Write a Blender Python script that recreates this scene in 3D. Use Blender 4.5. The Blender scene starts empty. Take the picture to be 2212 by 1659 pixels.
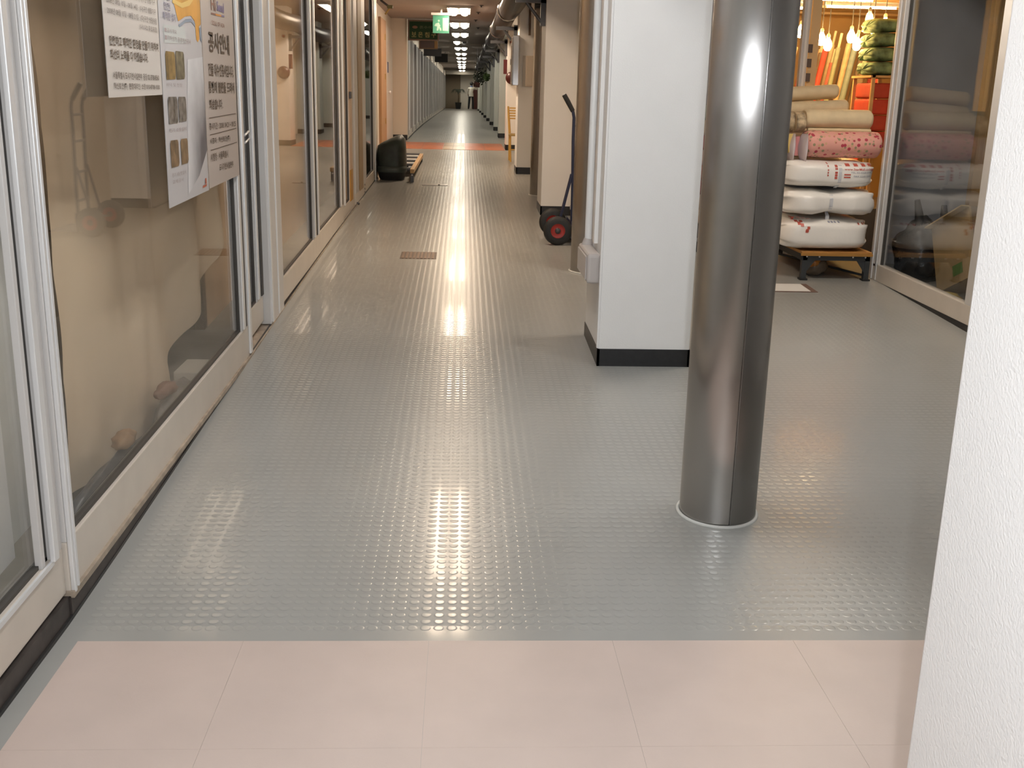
import bpy, bmesh, math, random
import numpy as np
from mathutils import Vector, Matrix, noise
from mathutils.bvhtree import BVHTree
random.seed(7)
S = bpy.context.scene
COL = S.collection
PI = math.pi

# ------------------------------------------------------------------ camera, world, flash, exposure
R = [[0.9987945336454823, 0.01034330639267392, 0.047984326324023475],
     [-0.04358998735717409, -0.26257622080408183, 0.9639261596566655],
     [0.022569726673234314, -0.9648558152807668, -0.26180882940951805]]
cam = bpy.data.cameras.new('camera')
cam.sensor_width = 36.0
cam.lens = 2290.0 / 2212.0 * 36.0
cam.clip_start = 0.05
cam.clip_end = 200
camo = bpy.data.objects.new('camera', cam)
COL.objects.link(camo)
CAMROT = Matrix([[R[i][0], -R[i][1], -R[i][2]] for i in range(3)])
camo.matrix_world = Matrix.Translation((0, 0, 1.6)) @ CAMROT.to_4x4()
S.camera = camo

w = bpy.data.worlds.new('world')
S.world = w
w.use_nodes = True
w.node_tree.nodes['Background'].inputs[0].default_value = (0.8, 0.85, 1, 1)
w.node_tree.nodes['Background'].inputs[1].default_value = 0.02

FLASH_W = 170.0
fl = bpy.data.lights.new('camera_flash', 'SPOT')
fl.energy = FLASH_W
fl.color = (0.91, 0.965, 1.03)
fl.spot_size = math.radians(112)
fl.spot_blend = 1.0
fl.shadow_soft_size = 0.022
flo = bpy.data.objects.new('camera_flash', fl)
COL.objects.link(flo)
flo.matrix_world = Matrix.Translation((0.072, -0.02, 1.74)) @ CAMROT.to_4x4()

vs = S.view_settings
vs.view_transform = 'Standard'
vs.look = 'None'
vs.gamma = 1
vs.exposure = 0.0
vs.use_curve_mapping = False
try:
    S.cycles.use_denoising = True
    S.cycles.max_bounces = 10
    S.cycles.glossy_bounces = 5
    S.cycles.transparent_max_bounces = 24
    S.cycles.caustics_reflective = False
    S.cycles.caustics_refractive = False
    S.cycles.sample_clamp_indirect = 6
    S.cycles.blur_glossy = 0.5
except Exception:
    pass

LAMP_NEAR = (1.0, 1.0, 0.99)
LAMP_MID = (1.0, 0.78, 0.57)
LAMP_FAR = (1.0, 0.93, 0.78)
E_NEAR, E_MID, E_FAR = 32.0, 52.0, 20.0

# ------------------------------------------------------------------ floor profile (the arcade floor climbs away from the camera)
PY = [-6, 3.0, 3.5, 4.2, 5.2, 6.4, 8, 10, 14, 20, 26, 33, 45, 100]
PZ = [0, 0, .02, .055, .105, .165, .235, .31, .43, .60, .70, .745, .755, .755]
def fz(y):
    return float(np.interp(y, PY, PZ))

# ------------------------------------------------------------------ materials
MATS = {}
def mat(name, col, rough=.5, metal=0.0, spec=.5, noise_amt=0.0, noise_scale=8.0, bump=0.0, bump_scale=60.0, coat=0.0, emit=None, estr=0.0, alpha=None, aniso=0.0, aniso_rot=0.0, coords='Object', bump_dist=.01):
    if name in MATS:
        return MATS[name]
    m = bpy.data.materials.new(name)
    m.use_nodes = True
    nt = m.node_tree
    b = nt.nodes['Principled BSDF']
    b.inputs['Base Color'].default_value = (*col, 1)
    b.inputs['Roughness'].default_value = rough
    b.inputs['Metallic'].default_value = metal
    b.inputs['Specular IOR Level'].default_value = spec
    if coat:
        b.inputs['Coat Weight'].default_value = coat
        b.inputs['Coat Roughness'].default_value = .07
    if aniso:
        b.inputs['Anisotropic'].default_value = aniso
        tg = nt.nodes.new('ShaderNodeTangent')
        tg.direction_type = 'RADIAL'
        tg.axis = 'Z'
        nt.links.new(tg.outputs[0], b.inputs['Tangent'])
        b.inputs['Anisotropic Rotation'].default_value = aniso_rot
    if emit:
        b.inputs['Emission Color'].default_value = (*emit, 1)
        b.inputs['Emission Strength'].default_value = estr
    tc = nt.nodes.new('ShaderNodeTexCoord')
    if noise_amt:
        n = nt.nodes.new('ShaderNodeTexNoise')
        n.inputs['Scale'].default_value = noise_scale
        n.inputs['Detail'].default_value = 4
        nt.links.new(tc.outputs[coords], n.inputs['Vector'])
        mr = nt.nodes.new('ShaderNodeMapRange')
        mr.inputs['From Min'].default_value = .3
        mr.inputs['From Max'].default_value = .7
        mr.inputs['To Min'].default_value = 1 - noise_amt
        mr.inputs['To Max'].default_value = 1 + noise_amt
        nt.links.new(n.outputs['Fac'], mr.inputs['Value'])
        mx = nt.nodes.new('ShaderNodeVectorMath')
        mx.operation = 'SCALE'
        mx.inputs[0].default_value = col
        nt.links.new(mr.outputs[0], mx.inputs['Scale'])
        nt.links.new(mx.outputs[0], b.inputs['Base Color'])
    if bump:
        n2 = nt.nodes.new('ShaderNodeTexNoise')
        n2.inputs['Scale'].default_value = bump_scale
        n2.inputs['Detail'].default_value = 3
        nt.links.new(tc.outputs[coords], n2.inputs['Vector'])
        bp = nt.nodes.new('ShaderNodeBump')
        bp.inputs['Strength'].default_value = bump
        bp.inputs['Distance'].default_value = bump_dist
        nt.links.new(n2.outputs['Fac'], bp.inputs['Height'])
        nt.links.new(bp.outputs[0], b.inputs['Normal'])
    MATS[name] = m
    return m

def glass_mat(name, tint=(1, 1, 1), ior=1.75, rough=0.0, base_dirt=0.0, dirt_col=(.6, .55, .5)):
    m = bpy.data.materials.new(name)
    m.use_nodes = True
    nt = m.node_tree
    nt.nodes.clear()
    out = nt.nodes.new('ShaderNodeOutputMaterial')
    tr = nt.nodes.new('ShaderNodeBsdfTransparent')
    tr.inputs[0].default_value = (*tint, 1)
    gl = nt.nodes.new('ShaderNodeBsdfGlossy')
    gl.inputs['Roughness'].default_value = rough
    fr = nt.nodes.new('ShaderNodeFresnel')
    ge = nt.nodes.new('ShaderNodeNewGeometry')          # same reflectance on both faces of the pane
    ir = nt.nodes.new('ShaderNodeMapRange')
    ir.inputs['To Min'].default_value = ior
    ir.inputs['To Max'].default_value = 1 / ior
    nt.links.new(ge.outputs['Backfacing'], ir.inputs['Value'])
    nt.links.new(ir.outputs[0], fr.inputs['IOR'])
    mx = nt.nodes.new('ShaderNodeMixShader')
    nt.links.new(fr.outputs[0], mx.inputs[0])
    nt.links.new(tr.outputs[0], mx.inputs[1])
    nt.links.new(gl.outputs[0], mx.inputs[2])
    last = mx
    if base_dirt:
        df = nt.nodes.new('ShaderNodeBsdfDiffuse')
        df.inputs[0].default_value = (*dirt_col, 1)
        m2 = nt.nodes.new('ShaderNodeMixShader')
        m2.inputs[0].default_value = base_dirt
        nt.links.new(mx.outputs[0], m2.inputs[1])
        nt.links.new(df.outputs[0], m2.inputs[2])
        last = m2
    nt.links.new(last.outputs[0], out.inputs[0])
    MATS[name] = m
    return m

def emis(name, col, strength):
    return mat(name, (.8, .8, .8), rough=.5, emit=col, estr=strength)

M_WALL = mat('white_wall_paint', (.79, .78, .765), rough=.55, bump=.22, bump_scale=150, bump_dist=.004, noise_amt=.02, noise_scale=3)
M_WALLROUGH = M_WALL
M_CREAM = mat('cream_wall_paint', (.74, .66, .56), rough=.6, bump=.12, bump_scale=120)
M_BASE = mat('black_skirting_vinyl', (.012, .012, .013), rough=.45, noise_amt=.25, noise_scale=30)
M_CEIL = mat('ceiling_plaster', (.39, .335, .305), rough=.8, noise_amt=.05, noise_scale=2)
M_ALU = mat('white_aluminium_frame', (.60, .58, .56), rough=.42, metal=.1)
M_ALUB = mat('bright_aluminium_bead', (.82, .82, .82), rough=.3, metal=.35)
M_RAIL = mat('cream_enamel_rail', (.60, .54, .47), rough=.32, noise_amt=.04, noise_scale=6)
M_GASKET = mat('dark_rubber_gasket', (.05, .045, .04), rough=.6)
M_TRACK = mat('worn_threshold_track', (.33, .27, .21), rough=.5, noise_amt=.3, noise_scale=12)
M_PLINTH = mat('dark_plinth', (.045, .036, .032), rough=.5, noise_amt=.4, noise_scale=14)
M_GLASS = glass_mat('shop_glass', (.99, .985, .97), 1.5)
M_GLASSR = glass_mat('bay_glass', (.96, .97, .97), 1.5)
M_STEEL = mat('brushed_stainless', (.44, .42, .40), rough=.235, metal=1.0, aniso=.95)
M_STEEL2 = mat('brushed_stainless_cover', (.27, .26, .25), rough=.25, metal=1.0, aniso=.95)
M_CAULK = mat('grey_sealant', (.55, .55, .52), rough=.5)
M_GOLD = mat('gold_anodised_frame', (.55, .35, .13), rough=.35, metal=.6)
M_DKGREY = mat('dark_grey_metal', (.07, .07, .075), rough=.45, metal=.4)
M_BLACK = mat('black_rubber', (.014, .014, .014), rough=.6, bump=.2, bump_scale=90)
M_BLUE = mat('navy_painted_tube', (.015, .02, .05), rough=.35)
M_RED = mat('red_hub_paint', (.42, .03, .02), rough=.4)
M_INK = mat('dark_print_ink', (.035, .03, .028), rough=.7)
M_INKB = mat('brown_print_ink', (.09, .06, .04), rough=.7)

# floor: grey rubber with moulded studs as bump beyond the modelled ones
def floor_material():
    m = bpy.data.materials.new('grey_studded_rubber')
    m.use_nodes = True
    nt = m.node_tree
    b = nt.nodes['Principled BSDF']
    b.inputs['Roughness'].default_value = .30
    b.inputs['Specular IOR Level'].default_value = .28
    b.inputs['Coat Weight'].default_value = .16
    b.inputs['Coat Roughness'].default_value = .07
    tc = nt.nodes.new('ShaderNodeTexCoord')
    n = nt.nodes.new('ShaderNodeTexNoise')
    n.inputs['Scale'].default_value = 1.7
    n.inputs['Detail'].default_value = 5
    nt.links.new(tc.outputs['Object'], n.inputs['Vector'])
    cr = nt.nodes.new('ShaderNodeValToRGB')
    cr.color_ramp.elements[0].color = (.305, .305, .288, 1)
    cr.color_ramp.elements[1].color = (.346, .346, .327, 1)
    cr.color_ramp.elements[0].position = .3
    cr.color_ramp.elements[1].position = .7
    nt.links.new(n.outputs['Fac'], cr.inputs[0])
    nt.links.new(cr.outputs[0], b.inputs['Base Color'])
    sep = nt.nodes.new('ShaderNodeSeparateXYZ')
    nt.links.new(tc.outputs['Object'], sep.inputs[0])
    def math_(op, a, bb=None, c=None):
        k = nt.nodes.new('ShaderNodeMath')
        k.operation = op
        for i, v in enumerate((a, bb, c)):
            if v is None:
                continue
            if isinstance(v, (int, float)):
                k.inputs[i].default_value = v
            else:
                nt.links.new(v, k.inputs[i])
        return k.outputs[0]
    def cell(s):
        return math_('ABSOLUTE', math_('SUBTRACT', math_('FRACT', math_('MULTIPLY', s, 1 / .0412)), .5))
    dx, dy = cell(sep.outputs['X']), cell(sep.outputs['Y'])
    d = math_('SQRT', math_('ADD', math_('MULTIPLY', dx, dx), math_('MULTIPLY', dy, dy)))
    st = nt.nodes.new('ShaderNodeMapRange')
    st.interpolation_type = 'SMOOTHSTEP'
    st.inputs['From Min'].default_value = .42
    st.inputs['From Max'].default_value = .34
    nt.links.new(d, st.inputs['Value'])
    far = math_('GREATER_THAN', sep.outputs['Y'], STUD_END)
    h1 = math_('MULTIPLY', st.outputs[0], far)
    n2 = nt.nodes.new('ShaderNodeTexNoise')
    n2.inputs['Scale'].default_value = 9
    nt.links.new(tc.outputs['Object'], n2.inputs['Vector'])
    h = math_('ADD', h1, math_('MULTIPLY', n2.outputs['Fac'], .35))
    bp = nt.nodes.new('ShaderNodeBump')
    bp.inputs['Strength'].default_value = .5
    bp.inputs['Distance'].default_value = .0016
    nt.links.new(h, bp.inputs['Height'])
    nt.links.new(bp.outputs[0], b.inputs['Normal'])
    return m
STUD_END = 20.4
M_FLOOR = floor_material()
M_STUD = mat('grey_rubber_stud', (.326, .326, .308), rough=.28, spec=.28, coat=.16)
M_PINK = mat('pink_vinyl', (.555, .455, .405), rough=.42, noise_amt=.035, noise_scale=5, bump=.03, bump_scale=200)
M_ORANGE = mat('orange_floor_tile', (.52, .15, .045), rough=.3, noise_amt=.15, noise_scale=20)
M_TAN = mat('tan_floor_tile', (.42, .27, .11), rough=.3, noise_amt=.1, noise_scale=20)

# ------------------------------------------------------------------ mesh builder
class MB:
    def __init__(s):
        s.v, s.f, s.mi, s.sm = [], [], [], []
    def add(s, vs_, fs, m=0, smooth=False):
        o = len(s.v)
        s.v += [tuple(map(float, p)) for p in vs_]
        for f in fs:
            s.f.append([i + o for i in f])
            s.mi.append(m)
            s.sm.append(smooth)
        return s
    def hexa(s, p, m=0):
        # p: 4 bottom (ccw from above), 4 top
        return s.add(p, [(3, 2, 1, 0), (4, 5, 6, 7), (0, 1, 5, 4), (1, 2, 6, 5), (2, 3, 7, 6), (3, 0, 4, 7)], m)
    def box(s, x0, x1, y0, y1, z0, z1, m=0):
        return s.hexa([(x0, y0, z0), (x1, y0, z0), (x1, y1, z0), (x0, y1, z0), (x0, y0, z1), (x1, y0, z1), (x1, y1, z1), (x0, y1, z1)], m)
    def slab(s, x0, x1, y0, y1, zb0, zb1, zt0, zt1, m=0):
        # box whose bottom and top follow a slope along Y
        return s.hexa([(x0, y0, zb0), (x1, y0, zb0), (x1, y1, zb1), (x0, y1, zb1), (x0, y0, zt0), (x1, y0, zt0), (x1, y1, zt1), (x0, y1, zt1)], m)
    def prism(s, poly, axis, a, b, m=0):
        # poly: 2-D outline; extruded along axis from a to b
        n = len(poly)
        def P(p, t):
            return {'x': (t, p[0], p[1]), 'y': (p[0], t, p[1]), 'z': (p[0], p[1], t)}[axis]
        vs_ = [P(p, a) for p in poly] + [P(p, b) for p in poly]
        fs = [tuple(range(n))[::-1], tuple(range(n, 2 * n))] + [(i, (i + 1) % n, n + (i + 1) % n, n + i) for i in range(n)]
        return s.add(vs_, fs, m)
    def tube(s, pts, r, n=10, m=0, caps=True):
        pts = [Vector(p) for p in pts]
        k = len(pts)
        rs = r if isinstance(r, (list, tuple)) else [r] * k
        vs_, fs = [], []
        up = None
        for i in range(k):
            t = (pts[min(i + 1, k - 1)] - pts[max(i - 1, 0)]).normalized()
            if up is None:
                up = Vector((0, 0, 1)) if abs(t.z) < .9 else Vector((1, 0, 0))
            a = t.cross(up)
            a = a.normalized() if a.length > 1e-6 else t.orthogonal().normalized()
            b = a.cross(t).normalized()
            up = b
            for j in range(n):
                an = 2 * PI * j / n
                vs_.append(pts[i] + (a * math.cos(an) + b * math.sin(an)) * rs[i])
        for i in range(k - 1):
            for j in range(n):
                fs.append((i * n + j, i * n + (j + 1) % n, (i + 1) * n + (j + 1) % n, (i + 1) * n + j))
        s.add(vs_, fs, m, True)
        if caps:
            s.add(vs_[:n], [tuple(range(n))[::-1]], m)
            s.add(vs_[-n:], [tuple(range(n))], m)
        return s
    def lathe(s, prof, n=24, c=(0, 0, 0), axis='z', m=0, smooth=True, a0=0, a1=2 * PI):
        full = abs(a1 - a0 - 2 * PI) < 1e-6
        nn = n if full else n + 1
        vs_, fs = [], []
        for r, h in prof:
            for j in range(nn):
                a = a0 + (a1 - a0) * j / n
                u, v_ = r * math.cos(a), r * math.sin(a)
                p = {'z': (u, v_, h), 'y': (u, h, v_), 'x': (h, u, v_)}[axis]
                vs_.append((p[0] + c[0], p[1] + c[1], p[2] + c[2]))
        for i in range(len(prof) - 1):
            for j in range(n):
                j2 = (j + 1) % nn
                fs.append((i * nn + j, i * nn + j2, (i + 1) * nn + j2, (i + 1) * nn + j))
        return s.add(vs_, fs, m, smooth)
    def grid(s, nu, nv, fn, m=0, smooth=True):
        vs_ = [fn(i / nu, j / nv) for i in range(nu + 1) for j in range(nv + 1)]
        fs = [(i * (nv + 1) + j, (i + 1) * (nv + 1) + j, (i + 1) * (nv + 1) + j + 1, i * (nv + 1) + j + 1) for i in range(nu) for j in range(nv)]
        return s.add(vs_, fs, m, smooth)

def origin_of(o):
    p = Vector((0, 0, 0))
    while o is not None:
        p += o.location
        o = o.parent
    return p

def obj(name, mb, mats, parent=None, bevel=0.0, local=False, recalc=True, segs=2):
    me = bpy.data.meshes.new(name)
    me.from_pydata(mb.v, [], mb.f)
    if not isinstance(mats, (list, tuple)):
        mats = [mats]
    for m in mats:
        me.materials.append(m)
    me.polygons.foreach_set('material_index', mb.mi)
    me.polygons.foreach_set('use_smooth', mb.sm)
    if recalc or bevel:
        bm = bmesh.new()
        bm.from_mesh(me)
        if recalc:
            bmesh.ops.recalc_face_normals(bm, faces=bm.faces)
        if bevel:
            es = [e for e in bm.edges if len(e.link_faces) == 2 and e.calc_face_angle() > .5]
            bmesh.ops.bevel(bm, geom=es, offset=bevel, segments=segs, profile=.6, affect='EDGES', clamp_overlap=True)
        bm.to_mesh(me)
        bm.free()
    o = bpy.data.objects.new(name, me)
    COL.objects.link(o)
    if parent is not None:
        if not local:
            me.transform(Matrix.Translation(-origin_of(parent)))
        o.parent = parent
    else:
        if not local:
            # origin at the base centre of the mesh
            co = np.array([v.co for v in me.vertices])
            c = Vector(((co[:, 0].min() + co[:, 0].max()) / 2, (co[:, 1].min() + co[:, 1].max()) / 2, co[:, 2].min()))
            me.transform(Matrix.Translation(-c))
            o.location = c
    return o

def tag(o, label, cat, group=None, kind=None):
    o['label'] = label
    o['category'] = cat
    if group:
        o['group'] = group
    if kind:
        o['kind'] = kind
    return o

def thing(name, label, cat, loc=(0, 0, 0), group=None, kind=None):
    o = bpy.data.objects.new(name, None)
    o.empty_display_size = .1
    COL.objects.link(o)
    o.location = loc
    return tag(o, label, cat, group, kind)

def copy_tree(o, parent=None):
    c = o.copy()
    COL.objects.link(c)
    if parent is not None:
        c.parent = parent
        c.matrix_parent_inverse = o.matrix_parent_inverse
    for ch in list(o.children):
        copy_tree(ch, c)
    return c

ORD = ['first', 'second', 'third', 'fourth', 'fifth', 'sixth', 'seventh', 'eighth', 'ninth', 'tenth', 'eleventh', 'twelfth', 'thirteenth', 'fourteenth', 'fifteenth', 'sixteenth', 'seventeenth', 'eighteenth', 'nineteenth', 'twentieth', 'twenty-first', 'twenty-second', 'twenty-third', 'twenty-fourth', 'twenty-fifth', 'twenty-sixth', 'twenty-seventh', 'twenty-eighth', 'twenty-ninth', 'thirtieth']

def text_faces(txt, bold=0.0):
    cu = bpy.data.curves.new('lettering', 'FONT')
    cu.body = txt
    cu.size = 1
    cu.offset = bold
    cu.resolution_u = 2
    o = bpy.data.objects.new('lettering', cu)
    COL.objects.link(o)
    dg = bpy.context.evaluated_depsgraph_get()
    dg.update()
    ev = o.evaluated_get(dg)
    me = ev.to_mesh()
    v = np.array([q.co[:] for q in me.vertices]) if len(me.vertices) else np.zeros((0, 3))
    f = [tuple(p.vertices) for p in me.polygons]
    ev.to_mesh_clear()
    bpy.data.objects.remove(o)
    bpy.data.curves.remove(cu)
    return v, f

def text_fit(mb, txt, u0, u1, z0, z1, place, bold=.0, m=0):
    """flat print: fit txt in the rectangle u0..u1 x z0..z1; place(u, z) -> point"""
    v, f = text_faces(txt, bold)
    if not len(v):
        return
    a, b = v[:, 0].min(), v[:, 0].max()
    c, d = v[:, 1].min(), v[:, 1].max()
    pts = [place(u0 + (p[0] - a) / (b - a) * (u1 - u0), z0 + (p[1] - c) / (d - c) * (z1 - z0)) for p in v]
    mb.add(pts, f, m)

# ------------------------------------------------------------------ SETTING: floor
fl_mb = MB()
ys = sorted(set([-5.0] + PY[1:-1] + [70.6] + [float(k) for k in range(-4, 70, 2)]))
for i in range(len(ys) - 1):
    y0, y1 = ys[i], ys[i + 1]
    fl_mb.add([(-1.215, y0, fz(y0)), (5.6, y0, fz(y0)), (5.6, y1, fz(y1)), (-1.215, y1, fz(y1))], [(0, 1, 2, 3)], 0)
for i in range(len(ys) - 1):       # the shops' own floor on the left, a little lower
    y0, y1 = ys[i], ys[i + 1]
    fl_mb.add([(-3.2, y0, fz(y0) - .02), (-1.215, y0, fz(y0) - .02), (-1.215, y1, fz(y1) - .02), (-3.2, y1, fz(y1) - .02)], [(0, 1, 2, 3)], 1)
M_CONC = mat('shop_concrete', (.24, .22, .19), rough=.8, noise_amt=.2, noise_scale=4)
floor = obj('floor', fl_mb, [M_FLOOR, M_CONC], local=True)
tag(floor, 'grey studded rubber floor climbing gently down the long arcade', 'floor', kind='structure')

# moulded studs, real geometry near the camera
def build_studs():
    P = .0412
    n = 12
    ang = np.arange(n) * 2 * PI / n
    ring = np.stack([np.cos(ang), np.sin(ang)], 1)
    prof = [(.0174, 0.0), (.0158, .00024), (.0120, .00036)]
    unit = np.concatenate([np.concatenate([ring * r, np.full((n, 1), h)], 1) for r, h in prof])
    uf = []
    for k in range(2):
        for j in range(n):
            uf.append((k * n + j, k * n + (j + 1) % n, (k + 1) * n + (j + 1) % n, (k + 1) * n + j))
    cen = []
    j = int(2.93 / P) + 1
    while (j + .5) * P < STUD_END:
        y = (j + .5) * P
        xmax = min(3.27, .60 * y + .25) if y < 9.3 else 1.28
        i = int(math.floor(-1.16 / P)) + 1
        while (i + .5) * P < xmax:
            x = (i + .5) * P
            i += 1
            if -.54 < x < -.20 and 8.83 < y < 9.22:
                continue
            if .765 < x < 1.30 and (5.79 < y < 6.48 or 11.3 < y < 12.0):
                continue
            if (x - 1.012) ** 2 + (y - 3.865) ** 2 < .172 ** 2 or (x - 1.02) ** 2 + (y - 8.48) ** 2 < .17 ** 2:
                continue
            cen.append((x, y, fz(y)))
        j += 1
    cen = np.array(cen)
    N = len(cen)
    V = (unit[None, :, :] + cen[:, None, :]).reshape(-1, 3)
    nv = len(unit)
    F = (np.array(uf)[None] + (np.arange(N) * nv)[:, None, None]).reshape(-1, 4)
    T = (np.arange(2 * n, 3 * n)[None] + (np.arange(N) * nv)[:, None])
    me = bpy.data.meshes.new('rubber_studs')
    nl = F.size + T.size
    npoly = len(F) + len(T)
    me.vertices.add(len(V))
    me.vertices.foreach_set('co', V.ravel())
    me.loops.add(nl)
    me.loops.foreach_set('vertex_index', np.concatenate([F.ravel(), T.ravel()]).astype(np.int32))
    me.polygons.add(npoly)
    ls = np.concatenate([np.arange(len(F)) * 4, F.size + np.arange(len(T)) * n]).astype(np.int32)
    me.polygons.foreach_set('loop_start', ls)
    me.polygons.foreach_set('use_smooth', np.concatenate([np.ones(len(F), bool), np.zeros(len(T), bool)]))
    me.update(calc_edges=True)
    me.validate()
    me.materials.append(M_STUD)
    o = bpy.data.objects.new('rubber_studs', me)
    COL.objects.link(o)
    o.parent = floor
    o['kind'] = 'stuff'
build_studs()

# pink vinyl tiles in the foreground, orange and tan tiles across the corridor
rows = [2.905 - .547 * k for k in range(0, 9)]
xs = [-1.135, -.645, -.09, .47, 1.03, 1.59, 2.15]
for r in range(len(rows) - 1):
    for k in range(len(xs) - 1):
        if r > 2 and k > 4:
            continue
        g = .00035
        obj('vinyl_tile', MB().box(xs[k] + g, xs[k + 1] - g, rows[r + 1] + g, rows[r] - (g if r else 0), 0.0, .0016), M_PINK, floor)
xo = [-1.19, -.79, -.39, -.20, .02, .40, .785]
for k in range(len(xo) - 1):
    for (a, b) in ((20.45, 21.45), (21.46, 22.47)):
        mb = MB().slab(xo[k] + .004, xo[k + 1] - .004, a + .004, b - .004, fz(a) - .004, fz(b) - .004, fz(a) + .005, fz(b) + .005)
        obj('floor_tile', mb, M_TAN if k in (2, 3) else M_ORANGE, floor)

# ------------------------------------------------------------------ SETTING: ceiling
CZ = 3.1
ce = MB().box(-3.3, 5.7, -5.1, 70.7, CZ, CZ + .12)
ceiling = obj('ceiling', ce, M_CEIL, local=True)
tag(ceiling, 'low pinkish plaster ceiling over the arcade', 'ceiling', kind='structure')
for y in (33.4, 42.6, 52.0, 65.0):
    obj('beam', MB().box(-1.2, .79, y - .12, y + .12, CZ - .09, CZ), mat('beam_paint', (.30, .26, .22), rough=.7), ceiling)
obj('soffit', MB().box(-1.2, 1.3, 68.9, 70.5, 2.84, CZ), mat('soffit_paint', (.20, .18, .15), rough=.7), ceiling)
for x, y in ((.28, 19.3), (.25, 20.9), (.22, 23.0), (.30, 25.5), (-.55, 24.0)):
    obj('sprinkler_rose', MB().lathe([(0, CZ - .035), (.014, CZ - .035), (.014, CZ - .012), (.04, CZ - .008), (.04, CZ)], 12, (x, y, 0)), M_DKGREY, ceiling)

# ------------------------------------------------------------------ SETTING: walls
def wall(name, label, boxes, m):
    mb = MB()
    for b in boxes:
        mb.box(*b)
    return tag(obj(name, mb, m, local=True), label, 'wall', kind='structure')
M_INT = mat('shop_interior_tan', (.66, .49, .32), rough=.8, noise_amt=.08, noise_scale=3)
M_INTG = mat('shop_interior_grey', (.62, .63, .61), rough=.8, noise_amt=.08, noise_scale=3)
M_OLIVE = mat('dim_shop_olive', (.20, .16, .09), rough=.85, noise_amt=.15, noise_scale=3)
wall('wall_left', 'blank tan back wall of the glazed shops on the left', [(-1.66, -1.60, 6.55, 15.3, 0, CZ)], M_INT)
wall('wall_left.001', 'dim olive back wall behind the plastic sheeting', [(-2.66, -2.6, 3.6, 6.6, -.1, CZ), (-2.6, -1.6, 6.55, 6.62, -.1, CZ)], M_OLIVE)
wall('wall_left.002', 'plain grey wall inside the nearest left shop', [(-2.1, -2.04, -4, 3.7, -.1, CZ), (-1.64, -1.60, 3.50, 3.96, -.1, CZ)], M_INTG)
wr = wall('wall_left.003', 'recessed cream wall holding the white door on the left', [(-1.62, -1.52, 15.2, 23.1, .3, CZ), (-1.62, -1.19, 23.1, 23.35, .3, CZ)], M_CREAM)
obj('skirting', MB().slab(-1.5, -1.188, 23.08, 23.1, .655, .657, .765, .765), M_BASE, wr)
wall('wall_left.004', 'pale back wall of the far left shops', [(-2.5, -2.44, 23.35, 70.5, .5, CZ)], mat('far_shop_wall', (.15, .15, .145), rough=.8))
wall('wall_left.005', 'short return wall closing the tan shop beside the recess', [(-1.66, -1.23, 15.24, 15.3, .3, CZ)], M_CREAM)
M_DIM = mat('dim_plaster', (.5, .46, .42), rough=.8)
wall('wall_back', 'wall added to close the arcade behind the camera', [(-3.2, 5.6, -5.1, -5.0, -.1, CZ)], M_DIM)  # corridor runs on here; wall added to enclose light and reflections
wall('wall_right', 'cream wall between pillars along the far right side', [(1.30, 1.40, 14.2, 70.5, .3, CZ)], M_CREAM)
wall('wall_right.001', 'outer wall of the right hand bay beyond the frame', [(5.5, 5.6, -5, 14.2, -.1, CZ)], M_DIM)
# end wall
we = thing('wall_end', 'dim brown end wall closing the far end of the arcade', 'wall', (0, 70.3, .755), kind='structure')
obj('brown_panel', MB().box(-1.2, -.23, 70.25, 70.35, .7, CZ), mat('end_brown', (.26, .21, .15), rough=.8), we)
obj('cream_panel', MB().box(-.23, 1.3, 70.25, 70.35, .7, CZ), mat('end_cream', (.82, .78, .70), rough=.8), we)
dr = thing('door_5', 'dark red-brown door behind the person at the far end', 'door', (.66, 70.2, .755), kind='structure')
obj('door_leaf', MB().box(.50, .84, 70.18, 70.24, .76, 1.95), mat('dark_red_door', (.09, .02, .016), rough=.5), dr, bevel=.01)
obj('handle', MB().lathe([(0, 70.12), (.03, 70.13), (.03, 70.16), (.012, 70.18)], 10, (.56, 0, 1.35), 'y'), M_ALUB, dr)

# ------------------------------------------------------------------ ceiling lights
def lamp_mats(col, e, tagname):
    return emis('tube_' + tagname, col, e)
T_FILL = lamp_mats((1.0, .89, .76), 54.0, 'bay')
T_NEAR, T_MID, T_FAR = lamp_mats(LAMP_NEAR, E_NEAR, 'near'), lamp_mats(LAMP_MID, E_MID, 'mid'), lamp_mats(LAMP_FAR, E_FAR, 'far')
M_DEAD = mat('dead_tube', (.12, .12, .12), rough=.3)
M_HOUS = mat('lamp_housing', (.55, .52, .48), rough=.4)
def ceiling_light(x, y, label, tube, dead=False, ln=1.36):
    t = thing('ceiling_light', label, 'light', (x, y, CZ), 'twin ceiling lights along the corridor')
    z = CZ
    h = MB()
    h.box(x - .205, x + .205, y - ln / 2 - .03, y + ln / 2 + .03, z - .012, z - .002)
    for s_ in (-1, 1):
        h.box(x + s_ * .205 - .006, x + s_ * .205 + .006, y - ln / 2 - .03, y + ln / 2 + .03, z - .045, z - .002)
        h.box(x - .205, x + .205, y + s_ * (ln / 2 + .03) - .006, y + s_ * (ln / 2 + .03) + .006, z - .045, z - .002)
    h.box(x - .02, x + .02, y - ln / 2, y + ln / 2, z - .045, z - .012)
    obj('housing', h, M_HOUS, t)
    for s_ in (-1, 1):
        tb = MB().lathe([(0, y - ln / 2), (.062, y - ln / 2 + .004), (.062, y + ln / 2 - .004), (0, y + ln / 2)], 10, (x + s_ * .103, 0, z - .05), 'y')
        tb.v = [(a, b, z - .05 + (c - (z - .05)) * .45) for a, b, c in tb.v]
        o = obj('tube', tb, M_DEAD if (dead and s_ > 0) else tube, t)
        if dead and s_ > 0:
            o['label'] = 'unlit dark tube'
    return t
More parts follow.
